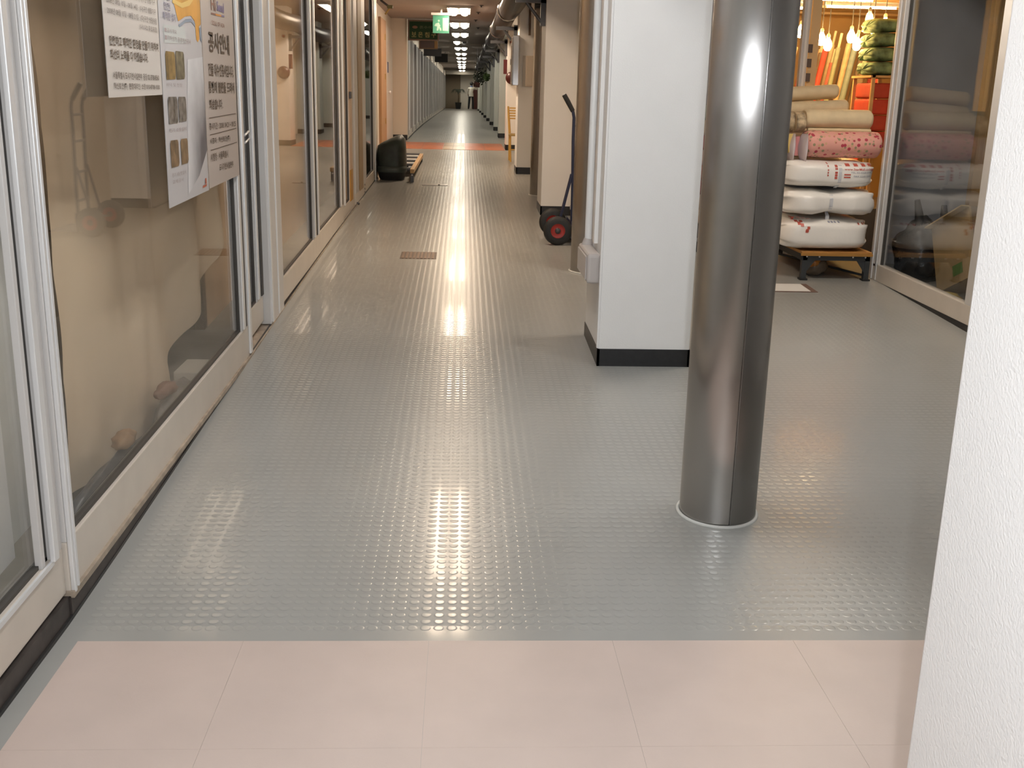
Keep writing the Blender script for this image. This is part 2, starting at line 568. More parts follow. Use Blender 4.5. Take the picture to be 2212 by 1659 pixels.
seen = [16.2, 20.2, 24.1, 27.9, 32.0, 36.0, 40.7, 45.3, 50.0, 53.9, 58.1, 61.2, 68.0]
for k, y in enumerate(seen):
    if k == 0:
        lab = 'twin tube ceiling light just above the upper edge of the view'
    elif k == 4:
        lab = 'twin tube ceiling light with its right tube dark, ' + ORD[k - 1] + ' along the corridor'
    else:
        lab = 'twin tube ceiling light, ' + ORD[k - 1] + ' in view along the corridor ceiling'
    ceiling_light(-.095 - .0006 * y, y, lab, T_MID if y < 22 else T_FAR, dead=(k == 4))
for y, lab in ((9.3, 'twin tube ceiling light above the drain cover, outside the frame'), (4.4, 'twin tube ceiling light above the first white pillar, outside the frame'), (.6, 'twin tube ceiling light above the camera position'), (-3.2, 'twin tube ceiling light behind the camera position')):
    ceiling_light(-.10, y, lab, T_MID if y > 9 else T_NEAR)
ceiling_light(2.0, 4.6, 'twin tube ceiling light above the right hand bay, outside the frame', T_NEAR, ln=.55)
ceiling_light(2.6, 6.7, 'added twin tube fill light above the bedding trolley, outside the frame', T_FILL, ln=.9)  # extra lamp added to brighten the front of the bedding

# ------------------------------------------------------------------ white pillars
def pillar(x0, x1, y0, y1, label, m=M_WALL, bh=.10, top=CZ):
    zb = fz(y0) - .02
    t = thing('white_pillar', label, 'pillar', ((x0 + x1) / 2, (y0 + y1) / 2, fz(y0)), 'white square pillars')
    obj('shaft', MB().box(x0, x1, y0, y1, zb, top), m, t, bevel=.006)
    e = .004
    b = MB()
    b.slab(x0 - e, x1 + e, y0 - e, y0 + .01, fz(y0) - .01, fz(y0) - .01, fz(y0) + bh, fz(y0) + bh)
    b.slab(x0 - e, x0 + .01, y0 - e, y1 + e, fz(y0) - .01, fz(y1) - .01, fz(y0) + bh, fz(y1) + bh * .85)
    b.slab(x1 - .01, x1 + e, y0 - e, y1 + e, fz(y0) - .01, fz(y1) - .01, fz(y0) + bh, fz(y1) + bh * .85)
    b.slab(x0 - e, x1 + e, y1 - .01, y1 + e, fz(y1) - .01, fz(y1) - .01, fz(y1) + bh * .85, fz(y1) + bh * .85)
    obj('skirting', b, M_BASE, t)
    return t
def near_pillar_mat():
    m = mat('white_wall_paint_coarse', (.80, .78, .76), rough=.5, bump=.42, bump_scale=190, bump_dist=.003)
    return m
pillar(.771, 1.30, .72, 1.555, 'bright white textured pillar filling the right edge of the view', near_pillar_mat())
pB = pillar(.77, 1.292, 5.805, 6.46, 'tall white pillar with black base left of the near steel column')
# mouldings, conduit and box on its corridor face
obj('corner_bead', MB().box(.762, .772, 5.80, 5.83, .24, CZ), M_WALL, pB)
obj('cable_cover', MB().box(.748, .771, 6.02, 6.10, .80, CZ), M_WALL, pB, bevel=.004)
co = obj('conduit', MB().tube([(.742, 6.25, .79), (.742, 6.25, CZ)], .021, 12), mat('white_pvc', (.80, .80, .80), rough=.25), pB)
jb = obj('junction_box', MB().box(.695, .771, 5.85, 6.33, .595, .765), mat('beige_plastic', (.50, .46, .44), rough=.4), pB, bevel=.022, segs=3)
obj('lid', MB().box(.688, .697, 5.88, 6.30, .615, .745), mat('beige_plastic'  , (.5, .46, .44)), jb, bevel=.004)
obj('lid_spout', MB().tube([(.735, 6.25, .755), (.742, 6.25, .80)], [.034, .024], 12), mat('beige_plastic', (.5, .46, .44)), jb)
pD = pillar(.845, 1.37, 11.6, 12.2, 'white pillar standing behind the blue hand truck')
pF = pillar(.785, 1.31, 16.0, 16.6, 'white pillar carrying the steel fire cabinet')
pG = pillar(.80, 1.33, 20.6, 21.2, 'white pillar behind the yellow wooden chair')
far_p = [(24.8, 'fifth'), (28.6, 'sixth'), (33.0, 'seventh'), (38.0, 'eighth'), (43.5, 'ninth'), (49.5, 'tenth'), (56.0, 'eleventh'), (62.5, 'twelfth')]
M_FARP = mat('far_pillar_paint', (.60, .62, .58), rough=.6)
for y, o_ in far_p:
    pillar(.79, 1.3, y, y + .6, 'far white pillar, %s one beyond the yellow chair' % ORD[ORD.index(o_) - 4], M_FARP)
# meter panel on the pillar with the cabinet
ep = obj('meter_panel', MB().box(.885, 1.10, 15.955, 16.0, 1.74, 2.17), mat('panel_beige', (.55, .47, .38), rough=.45), pF, bevel=.004)
obj('panel_door', MB().box(.905, 1.08, 15.948, 15.957, 1.76, 2.15), mat('panel_beige', (.55, .47, .38)), ep, bevel=.003)
obj('panel_edge', MB().box(.845, .885, 15.985, 16.0, 1.74, 2.17), mat('panel_grey', (.5, .47, .42), rough=.5), ep)
fc = tag(thing('fire_cabinet', '', 'cabinet', (.74, 16.2, 1.755)), 'tall stainless fire cabinet on the corridor side of a white pillar', 'cabinet')
obj('body', MB().box(.70, .785, 15.95, 16.5, 1.755, 2.447), M_STEEL, fc, bevel=.006)
obj('door', MB().box(.688, .70, 15.97, 16.48, 1.78, 2.42), M_STEEL2, fc, bevel=.003)
obj('latch', MB().box(.68, .689, 16.40, 16.43, 2.05, 2.13), M_DKGREY, fc)

# ------------------------------------------------------------------ steel columns
def steel_column(cx, cy, label, r=.146, seam=-83.5, top=CZ):
    z0 = fz(cy - r) - .03
    t = thing('steel_column', label, 'column', (cx, cy, fz(cy)), 'brushed steel columns along the corridor')
    obj('casing', MB().lathe([(r, z0), (r, top)], 96, (cx, cy, 0)), M_STEEL, t, recalc=False)
    a0 = math.radians(seam)
    a1 = a0 + math.radians(172)
    mb = MB()
    n = 48
    rr = r + .0035
    pr = [(r - .001, z0), (rr, z0), (rr, top), (r - .001, top)]
    mb.lathe([(rr, z0), (rr, top)], n, (cx, cy, 0), a0=a0, a1=a1)
    for a in (a0, a1):
        c_, s_ = math.cos(a), math.sin(a)
        mb.add([(cx + q * c_, cy + q * s_, z) for q, z in pr], [(0, 1, 2, 3)])
    obj('cover_sheet', mb, M_STEEL2, t, recalc=False)
    c_, s_ = math.cos(a0), math.sin(a0)
    lip = MB().tube([(cx + (rr + .0005) * c_, cy + (rr + .0005) * s_, z0), (cx + (rr + .0005) * c_, cy + (rr + .0005) * s_, top)], .0028, 8)
    obj('seam_lip', lip, M_STEEL2, t)
    y0 = cy - r
    ring = MB()
    pts = []
    for j in range(49):
        a = 2 * PI * j / 48
        pts.append((cx + (r + .007) * math.cos(a), cy + (r + .007) * math.sin(a), fz(cy + r * math.sin(a)) + .002))
    ring.tube(pts, .008, 8, caps=False)
    obj('sealant_ring', ring, M_CAULK, t)
    return t
steel_column(1.012, 3.865, 'large shiny steel column nearest the camera')
steel_column(1.022, 8.48, 'steel column beside the blue hand truck', r=.15)
steel_column(.985, 13.45, 'farthest visible steel column, beyond the hand truck', r=.15)

# ------------------------------------------------------------------ left shopfronts
XO = -1.2
TOPZ = 2.92
SL = .0265
def leaf(root, y0, y1, zb0, zb1, zr0, zr1, xf, sl, sr, depth=.05, top=TOPZ, glass=M_GLASS, bead=True):
    """framed glass leaf in the plane x = xf: bottom rail zb..zr, stiles of width sl and sr"""
    obj('bottom_rail', MB().slab(xf - depth, xf, y0, y1, zb0, zb1, zr0, zr1), M_RAIL, root, bevel=.004)
    def at(y, a, b):
        return a + (b - a) * (y - y0) / (y1 - y0)
    for a, b in ((y0, y0 + sl), (y1 - sr, y1)):
        if b - a > .001:
            obj('stile', MB().slab(xf - depth, xf, a, b, at(a, zr0, zr1), at(b, zr0, zr1), top, top), M_ALU, root, bevel=.003)
    obj('top_rail', MB().box(xf - depth, xf, y0, y1, top, top + .12), M_ALU, root, bevel=.003)
    ga, gb = y0 + sl, y1 - sr
    obj('glass_pane', MB().slab(xf - depth * .5 - .003, xf - depth * .5 + .003, ga, gb, at(ga, zr0, zr1), at(gb, zr0, zr1), top, top), glass, root)
    if bead:
        g = MB()
        for a, b in ((ga, ga + .012), (gb - .012, gb)):
            g.slab(xf - depth * .5 - .012, xf - depth * .5 + .012, a, b, at(a, zr0, zr1), at(b, zr0, zr1), top, top)
        g.slab(xf - depth * .5 - .012, xf - depth * .5 + .012, ga, gb, at(ga, zr0, zr1), at(gb, zr0, zr1), at(ga, zr0, zr1) + .012, at(gb, zr0, zr1) + .012)
        obj('gasket', g, M_GASKET, root)
def strip(root, name, y0, y1, x0, x1, zb, m, top=TOPZ):
    return obj(name, MB().box(x0, x1, y0, y1, zb, top), m, root, bevel=.003)

w1 = thing('window_1', 'nearest glazed shop window at the left edge of the view', 'window', (XO, 2.0, .02), kind='structure')
leaf(w1, .6, 3.05, .055, .088, .20, .238, -1.212, .09, .085)
strip(w1, 'glazing_bead', 2.952, 2.986, -1.212, -1.196, .235, M_ALUB)
strip(w1, 'glazing_bead', 2.90, 2.925, -1.236, -1.214, .235, M_ALU)
obj('rail_bead', MB().slab(-1.212, -1.204, .6, 2.965, .185, .222, .20, .238), M_ALUB, w1)
d1 = thing('door_1', 'glass sliding door bearing the three construction notices', 'door', (XO, 4.5, .05), kind='structure')
leaf(d1, 3.056, 5.95, .075, .150, .252, .326, XO, .082, .20)
strip(d1, 'ridge', 3.060, 3.076, -1.200, -1.186, .085, M_ALUB)
strip(d1, 'ridge', 3.090, 3.106, -1.200, -1.188, .085, M_ALUB)
strip(d1, 'ridge', 5.748, 5.80, -1.200, -1.190, .33, M_ALUB)
strip(d1, 'seal', 5.805, 5.86, -1.200, -1.196, .33, M_GASKET)
strip(d1, 'ridge', 5.90, 5.95, -1.200, -1.188, .16, M_ALUB)
d2 = thing('door_2', 'narrow glass door with hanging lock beside the wide white post', 'door', (XO, 6.3, .2), kind='structure')
leaf(d2, 5.96, 6.56, .185, .215, .345, .372, -1.235, .03, .19, depth=.04)
strip(d2, 'ridge', 6.37, 6.41, -1.235, -1.222, .38, M_ALUB)
strip(d2, 'seal', 6.49, 6.55, -1.235, -1.226, .38, M_GASKET)
lk = obj('lock', MB().box(-1.232, -1.205, 6.00, 6.03, 1.31, 1.47), M_DKGREY, d2, bevel=.004)
obj('padlock', MB().tube([(-1.2, 6.03, 1.36), (-1.19, 6.09, 1.38), (-1.19, 6.10, 1.34), (-1.2, 6.03, 1.32)], .006, 8), M_ALUB, lk)
p1 = thing('trim_1', 'wide white aluminium post between two shopfronts on the left', 'post', (XO, 6.82, .2), kind='structure')
obj('post_body', MB().box(-1.26, -1.19, 6.577, 7.066, .185, CZ), M_ALU, p1, bevel=.006)
strip(p1, 'ridge', 6.58, 6.62, -1.195, -1.178, .20, M_ALUB, CZ)
strip(p1, 'groove', 6.66, 6.675, -1.192, -1.188, .20, M_GASKET, CZ)
strip(p1, 'ridge', 6.85, 6.88, -1.195, -1.184, .20, M_ALUB, CZ)
obj('screw', MB().lathe([(0, -1.186), (.006, -1.187), (.006, -1.19)], 8, (0, 6.64, .36), 'x'), M_DKGREY, p1)
w2 = thing('window_2', 'shop window right after the wide white post', 'window', (XO, 7.9, .22), kind='structure')
leaf(w2, 7.07, 8.80, .222, .272, .384, .448, XO, .06, .15)
strip(w2, 'ridge', 8.66, 8.71, -1.2, -1.188, .46, M_ALUB)
w3 = thing('window_3', 'second shop window after the wide white post, reflecting ceiling lamps', 'window', (XO, 9.9, .27), kind='structure')
leaf(w3, 8.80, 10.85, .272, .335, .448, .516, XO, .13, .27)
strip(w3, 'ridge', 8.88, 8.925, -1.2, -1.188, .46, M_ALUB)
strip(w3, 'seal', 8.80, 8.85, -1.2, -1.194, .46, M_GASKET)
strip(w3, 'ridge', 10.56, 10.63, -1.2, -1.188, .52, M_ALUB)
strip(w3, 'seal', 10.66, 10.76, -1.2, -1.194, .52, M_GASKET)
d3 = thing('door_3', 'sliding shop door with lock and orange edge strip', 'door', (XO, 12.0, .34), kind='structure')
leaf(d3, 10.86, 12.10, .335, .372, .46, .50, -1.215, .22, .50, depth=.04)
strip(d3, 'ridge', 11.02, 11.08, -1.215, -1.2, .48, M_ALUB)
obj('edge_strip', MB().box(-1.216, -1.205, 11.60, 11.86, .47, .80), mat('orange_tape', (.55, .27, .04), rough=.5), d3)
obj('edge_board', MB().box(-1.216, -1.206, 11.60, 11.86, .80, TOPZ), mat('peach_board', (.62, .45, .32), rough=.5), d3)
obj('lock', MB().box(-1.205, -1.185, 11.58, 11.70, 1.54, 1.61), M_DKGREY, d3, bevel=.004)
d4 = thing('door_4', 'second sliding shop door, standing before the dark end window', 'door', (XO, 12.8, .38), kind='structure')
leaf(d4, 12.12, 13.42, .372, .405, .50, .535, -1.2, .36, .44, depth=.05)
strip(d4, 'brown_seal', 12.52, 12.98, -1.202, -1.195, .5, mat('tan_strip', (.36, .24, .12), rough=.5))
for z in (.43, .47, .52):
    obj('screw', MB().lathe([(0, -1.194), (.012, -1.195), (.012, -1.2)], 8, (0, 13.2, z), 'x'), M_DKGREY, d4)
obj('roller', MB().lathe([(0, 12.18), (.02, 12.18), (.02, 12.22), (0, 12.22)], 10, (-1.19, 0, .385), 'y'), M_DKGREY, d4)
w4 = thing('window_4', 'last window of the near left shop, dark inside', 'window', (XO, 14.1, .41), kind='structure')
leaf(w4, 13.43, 14.72, .405, .425, .565, .60, XO, .02, .10)
t2 = thing('trim_2', 'cream end post of the near left shopfront', 'post', (XO, 14.95, .42), kind='structure')
obj('post_body', MB().box(-1.26, -1.195, 14.72, 15.24, .42, CZ), M_RAIL, t2, bevel=.005)
strip(t2, 'ridge', 14.74, 14.80, -1.2, -1.186, .43, M_ALUB, CZ)
strip(t2, 'groove', 14.86, 14.89, -1.197, -1.193, .43, M_GASKET, CZ)
# threshold track and dark plinth under the near shopfront
tk = thing('trim_3', 'worn threshold track under the left shopfront', 'trim', (XO, 8, .1), kind='structure')
seg = [(3.05, .066, .088), (5.95, .138, .150), (9.0, .262, .278), (12.2, .362, .385), (15.24, .44, .425)]
trk, pln = MB(), MB()
bz = [(-4.0, 0.0, .05), (.6, 0.0, .055), (3.05, 0.0, .088), (5.95, .125, .15), (9.0, .265, .275), (12.2, .37, .38), (15.24, .445, .425)]
for i in range(len(bz) - 1):
    (a, f0, b0), (b, f1, b1) = bz[i], bz[i + 1]
    pln.slab(-1.25, -1.205 if b <= 3.06 else -1.199, a, b, f0 - .06, f1 - .06, b0 - .012, b1 - .012)
    if a >= 3.0:
        trk.slab(-1.26, -1.188, a, b, b0 - .018, b1 - .018, b0 + .004, b1 + .004)
obj('plinth', pln, M_PLINTH, tk)
obj('track', trk, M_TRACK, tk, bevel=.002)
bs = thing('baseboard_left', 'dark skirting strip along the foot of the left shopfront', 'baseboard', (-1.2, 5, 0), kind='structure')
bm_ = MB()
yy = [-4, 3.0, 3.5, 4.2, 5.2, 6.4, 8, 10, 14, 15.24]
for a, b in zip(yy[:-1], yy[1:]):
    bm_.slab(-1.204, -1.196, a, b, fz(a) - .01, fz(b) - .01, fz(a) + .012, fz(b) + .012)
obj('skirting', bm_, M_BASE, bs)

# far left shopfronts beyond the recess
yb = 23.36
k = 0
M_SILV = mat('silver_frame', (.36, .345, .33), rough=.35, metal=.5)
while yb < 69.5:
    wd = 3.9 + .25 * (k % 3)
    y1 = min(yb + wd, 70.2)
    wN = thing('window_%d' % (5 + k), 'far left shopfront of silver frames, %s bay beyond the white door' % ORD[k], 'window', (XO, (yb + y1) / 2, fz(yb)), kind='structure')
    z0, z1 = fz(yb), fz(y1)
    obj('bottom_rail', MB().slab(-1.25, -1.19, yb, y1, z0 - .01, z1 - .01, z0 + .16, z1 + .16), M_RAIL, wN)
    obj('kick_strip', MB().slab(-1.19, -1.184, yb, y1, z0 - .01, z1 - .01, z0 + .03, z1 + .03), M_BASE, wN)
    obj('top_rail', MB().box(-1.25, -1.19, yb, y1, 2.75, CZ), M_CREAM, wN)
    n = 4
    for q in range(n + 1):
        a = yb + (y1 - yb - .12) * q / n
        obj('post', MB().slab(-1.25, -1.175 if q % 2 == 0 else -1.187, a, a + (.16 if q % 2 == 0 else .09), z0 + .1, z0 + .1, 2.76, 2.76), M_SILV if q % 2 == 0 else M_ALUB, wN)
    for q in range(n):
        a = yb + (y1 - yb - .12) * q / n + .05
        b = yb + (y1 - yb - .12) * (q + 1) / n
        obj('glass_pane', MB().slab(-1.225, -1.219, a, b, z0 + .1, z1 + .1, 2.76, 2.76), M_GLASS, wN)
    yb = y1
    k += 1
NWIN = 5 + k

# white door in the recess
dw = thing('door_6', 'white door with blue sticker in the recess beyond the left shops', 'door', (-1.5, 21.9, .62), kind='structure')
obj('jamb', MB().box(-1.52, -1.47, 19.7, 20.95, .58, 2.9), mat('brown_jamb', (.42, .24, .12), rough=.5), dw, bevel=.01)
obj('leaf', MB().box(-1.52, -1.485, 20.98, 23.0, .62, 2.85), mat('white_door', (.68, .62, .56), rough=.45), dw, bevel=.006)
kn = MB().lathe([(.012, -1.485), (.012, -1.46), (.03, -1.45), (.034, -1.43), (.02, -1.415), (0, -1.413)], 14, (0, 21.47, 1.62), 'x')
obj('knob', kn, M_ALUB, dw)
obj('sticker', MB().box(-1.486, -1.483, 21.45, 21.75, 1.99, 2.19), mat('blue_sticker', (.03, .05, .18), rough=.4), dw)
for z in (1.1, 1.9, 2.6):
    obj('hinge', MB().tube([(-1.47, 20.6, z - .05), (-1.47, 20.6, z + .05)], .012, 8), mat('brass', (.5, .35, .12), rough=.3, metal=.9), dw)
ba = thing('wall_bracket', 'small dark angle bracket near the ceiling above the white door recess', 'bracket', (-1.26, 18, 2.9))
obj('arm', MB().tube([(-1.35, 18.1, 3.04), (-1.2, 18, 2.93)], .018, 8), M_DKGREY, ba)
obj('head', MB().box(-1.24, -1.15, 17.95, 18.05, 2.91, 2.96), mat('olive_bracket', (.10, .09, .03), rough=.5), ba, bevel=.01)
obj('stay', MB().tube([(-1.19, 18, 2.93), (-1.275, 18, 2.82)], .014, 8), mat('ochre_bracket', (.35, .22, .06), rough=.5), ba)

# ------------------------------------------------------------------ notices on the sliding door (flat prints)
XP = -1.186
M_PAPER = mat('poster_paper', (.55, .51, .475), rough=.38)
M_PAPER2 = mat('poster_film', (.50, .485, .495), rough=.3)
def place(u, z):
    return (XP + .0035, u, z)
def quad(mb, pts, m=0, dx=.0032):
    mb.add([(XP + dx, u, z) for u, z in pts], [tuple(range(len(pts)))], m)
# notice with schedule
n1 = tag(thing('paper_notice', '', 'notice', (XP, 4.05, 1.56)), 'short white printed notice, leftmost of the three on the glass door', 'notice', 'construction notices on the glass door')
obj('sheet', MB().hexa([(XP - .001, 3.727, 1.565), (XP + .001, 3.727, 1.565), (XP + .001, 4.378, 1.575), (XP - .001, 4.378, 1.575), (XP - .001, 3.727, 2.35), (XP + .001, 3.727, 2.35), (XP + .001, 4.385, 2.35), (XP - .001, 4.385, 2.35)]), M_PAPER, n1)
lt = MB()
for (a, b, c, d, s_) in ((3.762, 4.34, 1.900, 1.926, '2008년 08월 06일 - 08월 09일 : (가)구간 생활기구'), (3.764, 4.345, 1.866, 1.890, '2008년 08월 10일 - 08월 14일 : (나)구간 생활기구'), (3.764, 4.352, 1.832, 1.857, '2008년 08월 15일 - 08월 21일 : (다)구간 생활용품'), (4.122, 4.355, 1.803, 1.825, '(나1,나2 휴업포함)')):
    text_fit(lt, s_, a, b, c, d, place, .004)
obj('small_print', lt, mat('grey_print_ink', (.20, .17, .15), rough=.7), n1, recalc=False)
lt = MB()
text_fit(lt, '안전하고 쾌적한 환경을 만들기 위하여', 3.766, 4.353, 1.735, 1.768, place, .02)
text_fit(lt, '최선의 노력을 다 하겠습니다.', 3.767, 4.205, 1.690, 1.724, place, .02)
text_fit(lt, '서울특별시 도시기반시설본부  담당 02-3708-8560', 3.779, 4.336, 1.627, 1.651, place, .008)
text_fit(lt, '혁신토건(주)  현장대리인  소장 010-8708-1030', 3.781, 4.337, 1.590, 1.615, place, .006)
obj('lettering', lt, M_INKB, n1, recalc=False)['kind'] = 'stuff'
# picture notice
n2 = tag(thing('picture_notice', '', 'notice', (XP, 4.72, 1.13)), 'long white notice with six photographs, middle of the three on the glass door', 'notice', 'construction notices on the glass door')
obj('sheet', MB().hexa([(XP - .001, 4.382, 1.131), (XP + .001, 4.382, 1.131), (XP + .001, 5.072, 1.146), (XP - .001, 5.072, 1.146), (XP - .001, 4.40, 2.35), (XP + .001, 4.40, 2.35), (XP + .001, 5.078, 2.35), (XP - .001, 5.078, 2.35)]), M_PAPER2, n2)
mb = MB()
quad(mb, [(4.575, 2.0), (5.075, 2.0), (5.072, 1.88), (5.035, 1.868), (5.03, 1.815), (5.0, 1.80), (4.975, 1.81), (4.965, 1.885), (4.90, 1.905), (4.80, 1.895), (4.68, 1.868)], 0, .0022)
quad(mb, [(4.60, 1.935), (4.75, 1.925), (4.88, 1.945), (4.98, 1.985), (5.0, 2.0), (4.93, 2.0), (4.86, 1.965), (4.75, 1.945), (4.61, 1.95)], 1)
obj('picture', mb, [mat('orange_print', (.55, .27, .05), rough=.4, noise_amt=.2, noise_scale=6), mat('yellow_print', (.66, .45, .14), rough=.4)], n2, recalc=False)
mb = MB()
quad(mb, [(4.68, 1.855), (4.80, 1.885), (4.90, 1.893), (4.965, 1.875), (4.965, 1.862), (4.90, 1.88), (4.80, 1.872), (4.69, 1.845)])
quad(mb, [(5.035, 1.862), (5.07, 1.87), (5.07, 1.80), (5.05, 1.81)])
obj('blue_arc', mb, mat('slate_print', (.22, .27, .34), rough=.4), n2, recalc=False)
mb = MB()
text_fit(mb, '맑은', 4.454, 4.566, 1.938, 1.985, place, .01)
text_fit(mb, '안전', 4.466, 4.562, 1.900, 1.930, place, .01)
text_fit(mb, '쾌적한 상가', 4.446, 4.645, 1.862, 1.893, place, .012)
obj('headline', mb, mat('violet_grey_ink', (.20, .19, .26), rough=.6), n2, recalc=False)
mb = MB()
quad(mb, [(4.445, 1.772), (4.785, 1.786), (4.79, 1.852), (4.445, 1.842)], 0, .0022)
obj('caption_box', mb, mat('caption_grey', (.50, .52, .51), rough=.4), n2, recalc=False)
mb = MB()
CAPM = mat('faint_ink', (.34, .28, .28), rough=.6)
text_fit(mb, '■공사개요', 4.456, 4.64, 1.815, 1.832, place)
text_fit(mb, '■지하상가 환경개선공사', 4.456, 4.87, 1.785, 1.805, place)
obj('caption', mb, CAPM, n2, recalc=False)['kind'] = 'stuff'
mb = MB()
text_fit(mb, '바닥 및 천장', 4.438, 4.68, 1.607, 1.621, place)
obj('caption', mb, CAPM, n2, recalc=False)['kind'] = 'stuff'
mb = MB()
text_fit(mb, '전기 소방설비', 4.442, 4.71, 1.428, 1.444, place)
obj('caption', mb, CAPM, n2, recalc=False)['kind'] = 'stuff'
mb = MB()
text_fit(mb, '환기 냉난방설비', 4.442, 4.665, 1.250, 1.266, place)
text_fit(mb, '교체공사', 4.442, 4.62, 1.222, 1.238, place)
obj('caption', mb, CAPM, n2, recalc=False)['kind'] = 'stuff'
ph_m = [mat('photo_print_ochre', (.20, .13, .045), rough=.3, noise_amt=.55, noise_scale=22), mat('photo_print_olive', (.13, .115, .075), rough=.3, noise_amt=.7, noise_scale=26), mat('photo_print_grey', (.13, .12, .11), rough=.3, noise_amt=.8, noise_scale=30), mat('photo_print_brown', (.17, .11, .06), rough=.3, noise_amt=.8, noise_scale=18)]
for (a, b, c, d, e, m_) in ((4.447, 4.592, 1.633, 1.743, .004, 0), (4.602, 4.738, 1.636, 1.749, .004, 1), (4.445, 4.588, 1.461, 1.567, .002, 2), (4.604, 4.730, 1.465, 1.567, .002, 2), (4.442, 4.567, 1.288, 1.396, .002, 3), (4.604, 4.720, 1.291, 1.396, .002, 3)):
    mb = MB()
    q = .012
    quad(mb, [(a, c), (b - q, c + e), (b, c + e + q), (b, d - q), (b - q, d), (a + q, d), (a, d - q)], 0)
    obj('photo', mb, ph_m[m_], n2, recalc=False)
mb = MB()
quad(mb, [(4.80, 1.72), (5.074, 1.74), (5.073, 1.33), (4.90, 1.225), (4.69, 1.16), (4.72, 1.35), (4.76, 1.55)], 0, .0022)
def swoosh_mat():
    m = mat('grey_cloud_print', (.42, .42, .44), rough=.35)
    nt = m.node_tree
    b = nt.nodes['Principled BSDF']
    tc = nt.nodes.new('ShaderNodeTexCoord')
    sp = nt.nodes.new('ShaderNodeSeparateXYZ')
    nt.links.new(tc.outputs['Object'], sp.inputs[0])
    mr = nt.nodes.new('ShaderNodeMapRange')
    mr.inputs['From Min'].default_value = .62
    mr.inputs['From Max'].default_value = .22
    nt.links.new(sp.outputs['Z'], mr.inputs['Value'])
    mr2 = nt.nodes.new('ShaderNodeMapRange')
    mr2.inputs['From Min'].default_value = -.02
    mr2.inputs['From Max'].default_value = .33
    nt.links.new(sp.outputs['Y'], mr2.inputs['Value'])
    mu = nt.nodes.new('ShaderNodeMath')
    mu.operation = 'MULTIPLY'
    nt.links.new(mr.outputs[0], mu.inputs[0])
    nt.links.new(mr2.outputs[0], mu.inputs[1])
    n = nt.nodes.new('ShaderNodeTexNoise')
    n.inputs['Scale'].default_value = 9
    nt.links.new(tc.outputs['Object'], n.inputs['Vector'])
    ad = nt.nodes.new('ShaderNodeMath')
    ad.operation = 'MULTIPLY_ADD'
    nt.links.new(n.outputs['Fac'], ad.inputs[0])
    ad.inputs[1].default_value = .35
    nt.links.new(mu.outputs[0], ad.inputs[2])
    cr = nt.nodes.new('ShaderNodeValToRGB')
    cr.color_ramp.elements[0].position = .15
    cr.color_ramp.elements[0].color = (.68, .67, .68, 1)
    cr.color_ramp.elements[1].position = .95
    cr.color_ramp.elements[1].color = (.10, .10, .12, 1)
    nt.links.new(ad.outputs[0], cr.inputs[0])
    nt.links.new(cr.outputs[0], b.inputs['Base Color'])
    return m
obj('grey_swoosh', mb, swoosh_mat(), n2, recalc=False)
mb = MB()
quad(mb, [(4.945, 1.165), (5.02, 1.168), (5.03, 1.178), (4.95, 1.176)])
quad(mb, [(5.0, 1.18), (5.025, 1.18), (5.025, 1.205), (5.0, 1.205)])
obj('red_logo', mb, mat('red_print', (.45, .12, .07), rough=.5), n2, recalc=False)
# text notice
n3 = tag(thing('text_notice', '', 'notice', (XP, 5.45, 1.15)), 'long pinkish lettered notice, rightmost of the three on the glass door', 'notice', 'construction notices on the glass door')
obj('sheet', MB().hexa([(XP - .001, 5.088, 1.151), (XP + .001, 5.088, 1.151), (XP + .001, 5.772, 1.166), (XP - .001, 5.772, 1.166), (XP - .001, 5.092, 2.35), (XP + .001, 5.092, 2.35), (XP + .001, 5.765, 2.35), (XP - .001, 5.765, 2.35)]), mat('poster_paper_pink', (.46, .40, .365), rough=.38), n3)
mb = MB()
text_fit(mb, '공사안내', 5.200, 5.650, 1.766, 1.862, place, .025)
text_fit(mb, '건물 대수선공사입니다.', 5.172, 5.726, 1.660, 1.718, place, .02)
text_fit(mb, '통행에 불편을 드려서', 5.160, 5.726, 1.583, 1.637, place, .02)
text_fit(mb, '죄송합니다.', 5.158, 5.44, 1.508, 1.556, place, .02)
text_fit(mb, '공사기간 : 2008. 04.21 ~ 08.25', 5.133, 5.722, 1.416, 1.448, place, .012)
text_fit(mb, '시공자 : 혁신토건(주)', 5.132, 5.576, 1.347, 1.379, place, .012)
text_fit(mb, '시행청 : 서울특별시', 5.130, 5.508, 1.272, 1.309, place, .012)
text_fit(mb, '도시기반시설본부', 5.302, 5.622, 1.217, 1.250, place, .012)
for a in ((1.469, 1.480), (1.392, 1.406), (1.322, 1.335)):
    quad(mb, [(5.137, a[0]), (5.735, a[1]), (5.735, a[1] + .003), (5.137, a[0] + .003)])
obj('lettering', mb, M_INKB, n3, recalc=False)['kind'] = 'stuff'
mb = MB()
text_fit(mb, 'Hi', 5.290, 5.385, 1.958, 2.015, place, .02)
quad(mb, [(5.285, 1.938), (5.38, 1.940), (5.38, 1.948), (5.285, 1.946)])
text_fit(mb, 'SOUL OF ASIA', 5.290, 5.562, 1.892, 1.912, place, .01)
obj('logo', mb, mat('brown_red_print', (.25, .13, .10), rough=.6), n3, recalc=False)
mb = MB()
text_fit(mb, 'Seoul', 5.41, 5.565, 1.962, 2.008, place, .03)
quad(mb, [(5.50, 1.942), (5.568, 1.944), (5.568, 1.952), (5.50, 1.950)])
obj('logo_word', mb, mat('violet_print', (.20, .17, .30), rough=.6), n3, recalc=False)
mb = MB()
quad(mb, [(5.38, 1.940), (5.50, 1.942), (5.50, 1.950), (5.38, 1.948)])
obj('logo_bar', mb, mat('orange_print2', (.60, .25, .05), rough=.5), n3, recalc=False)

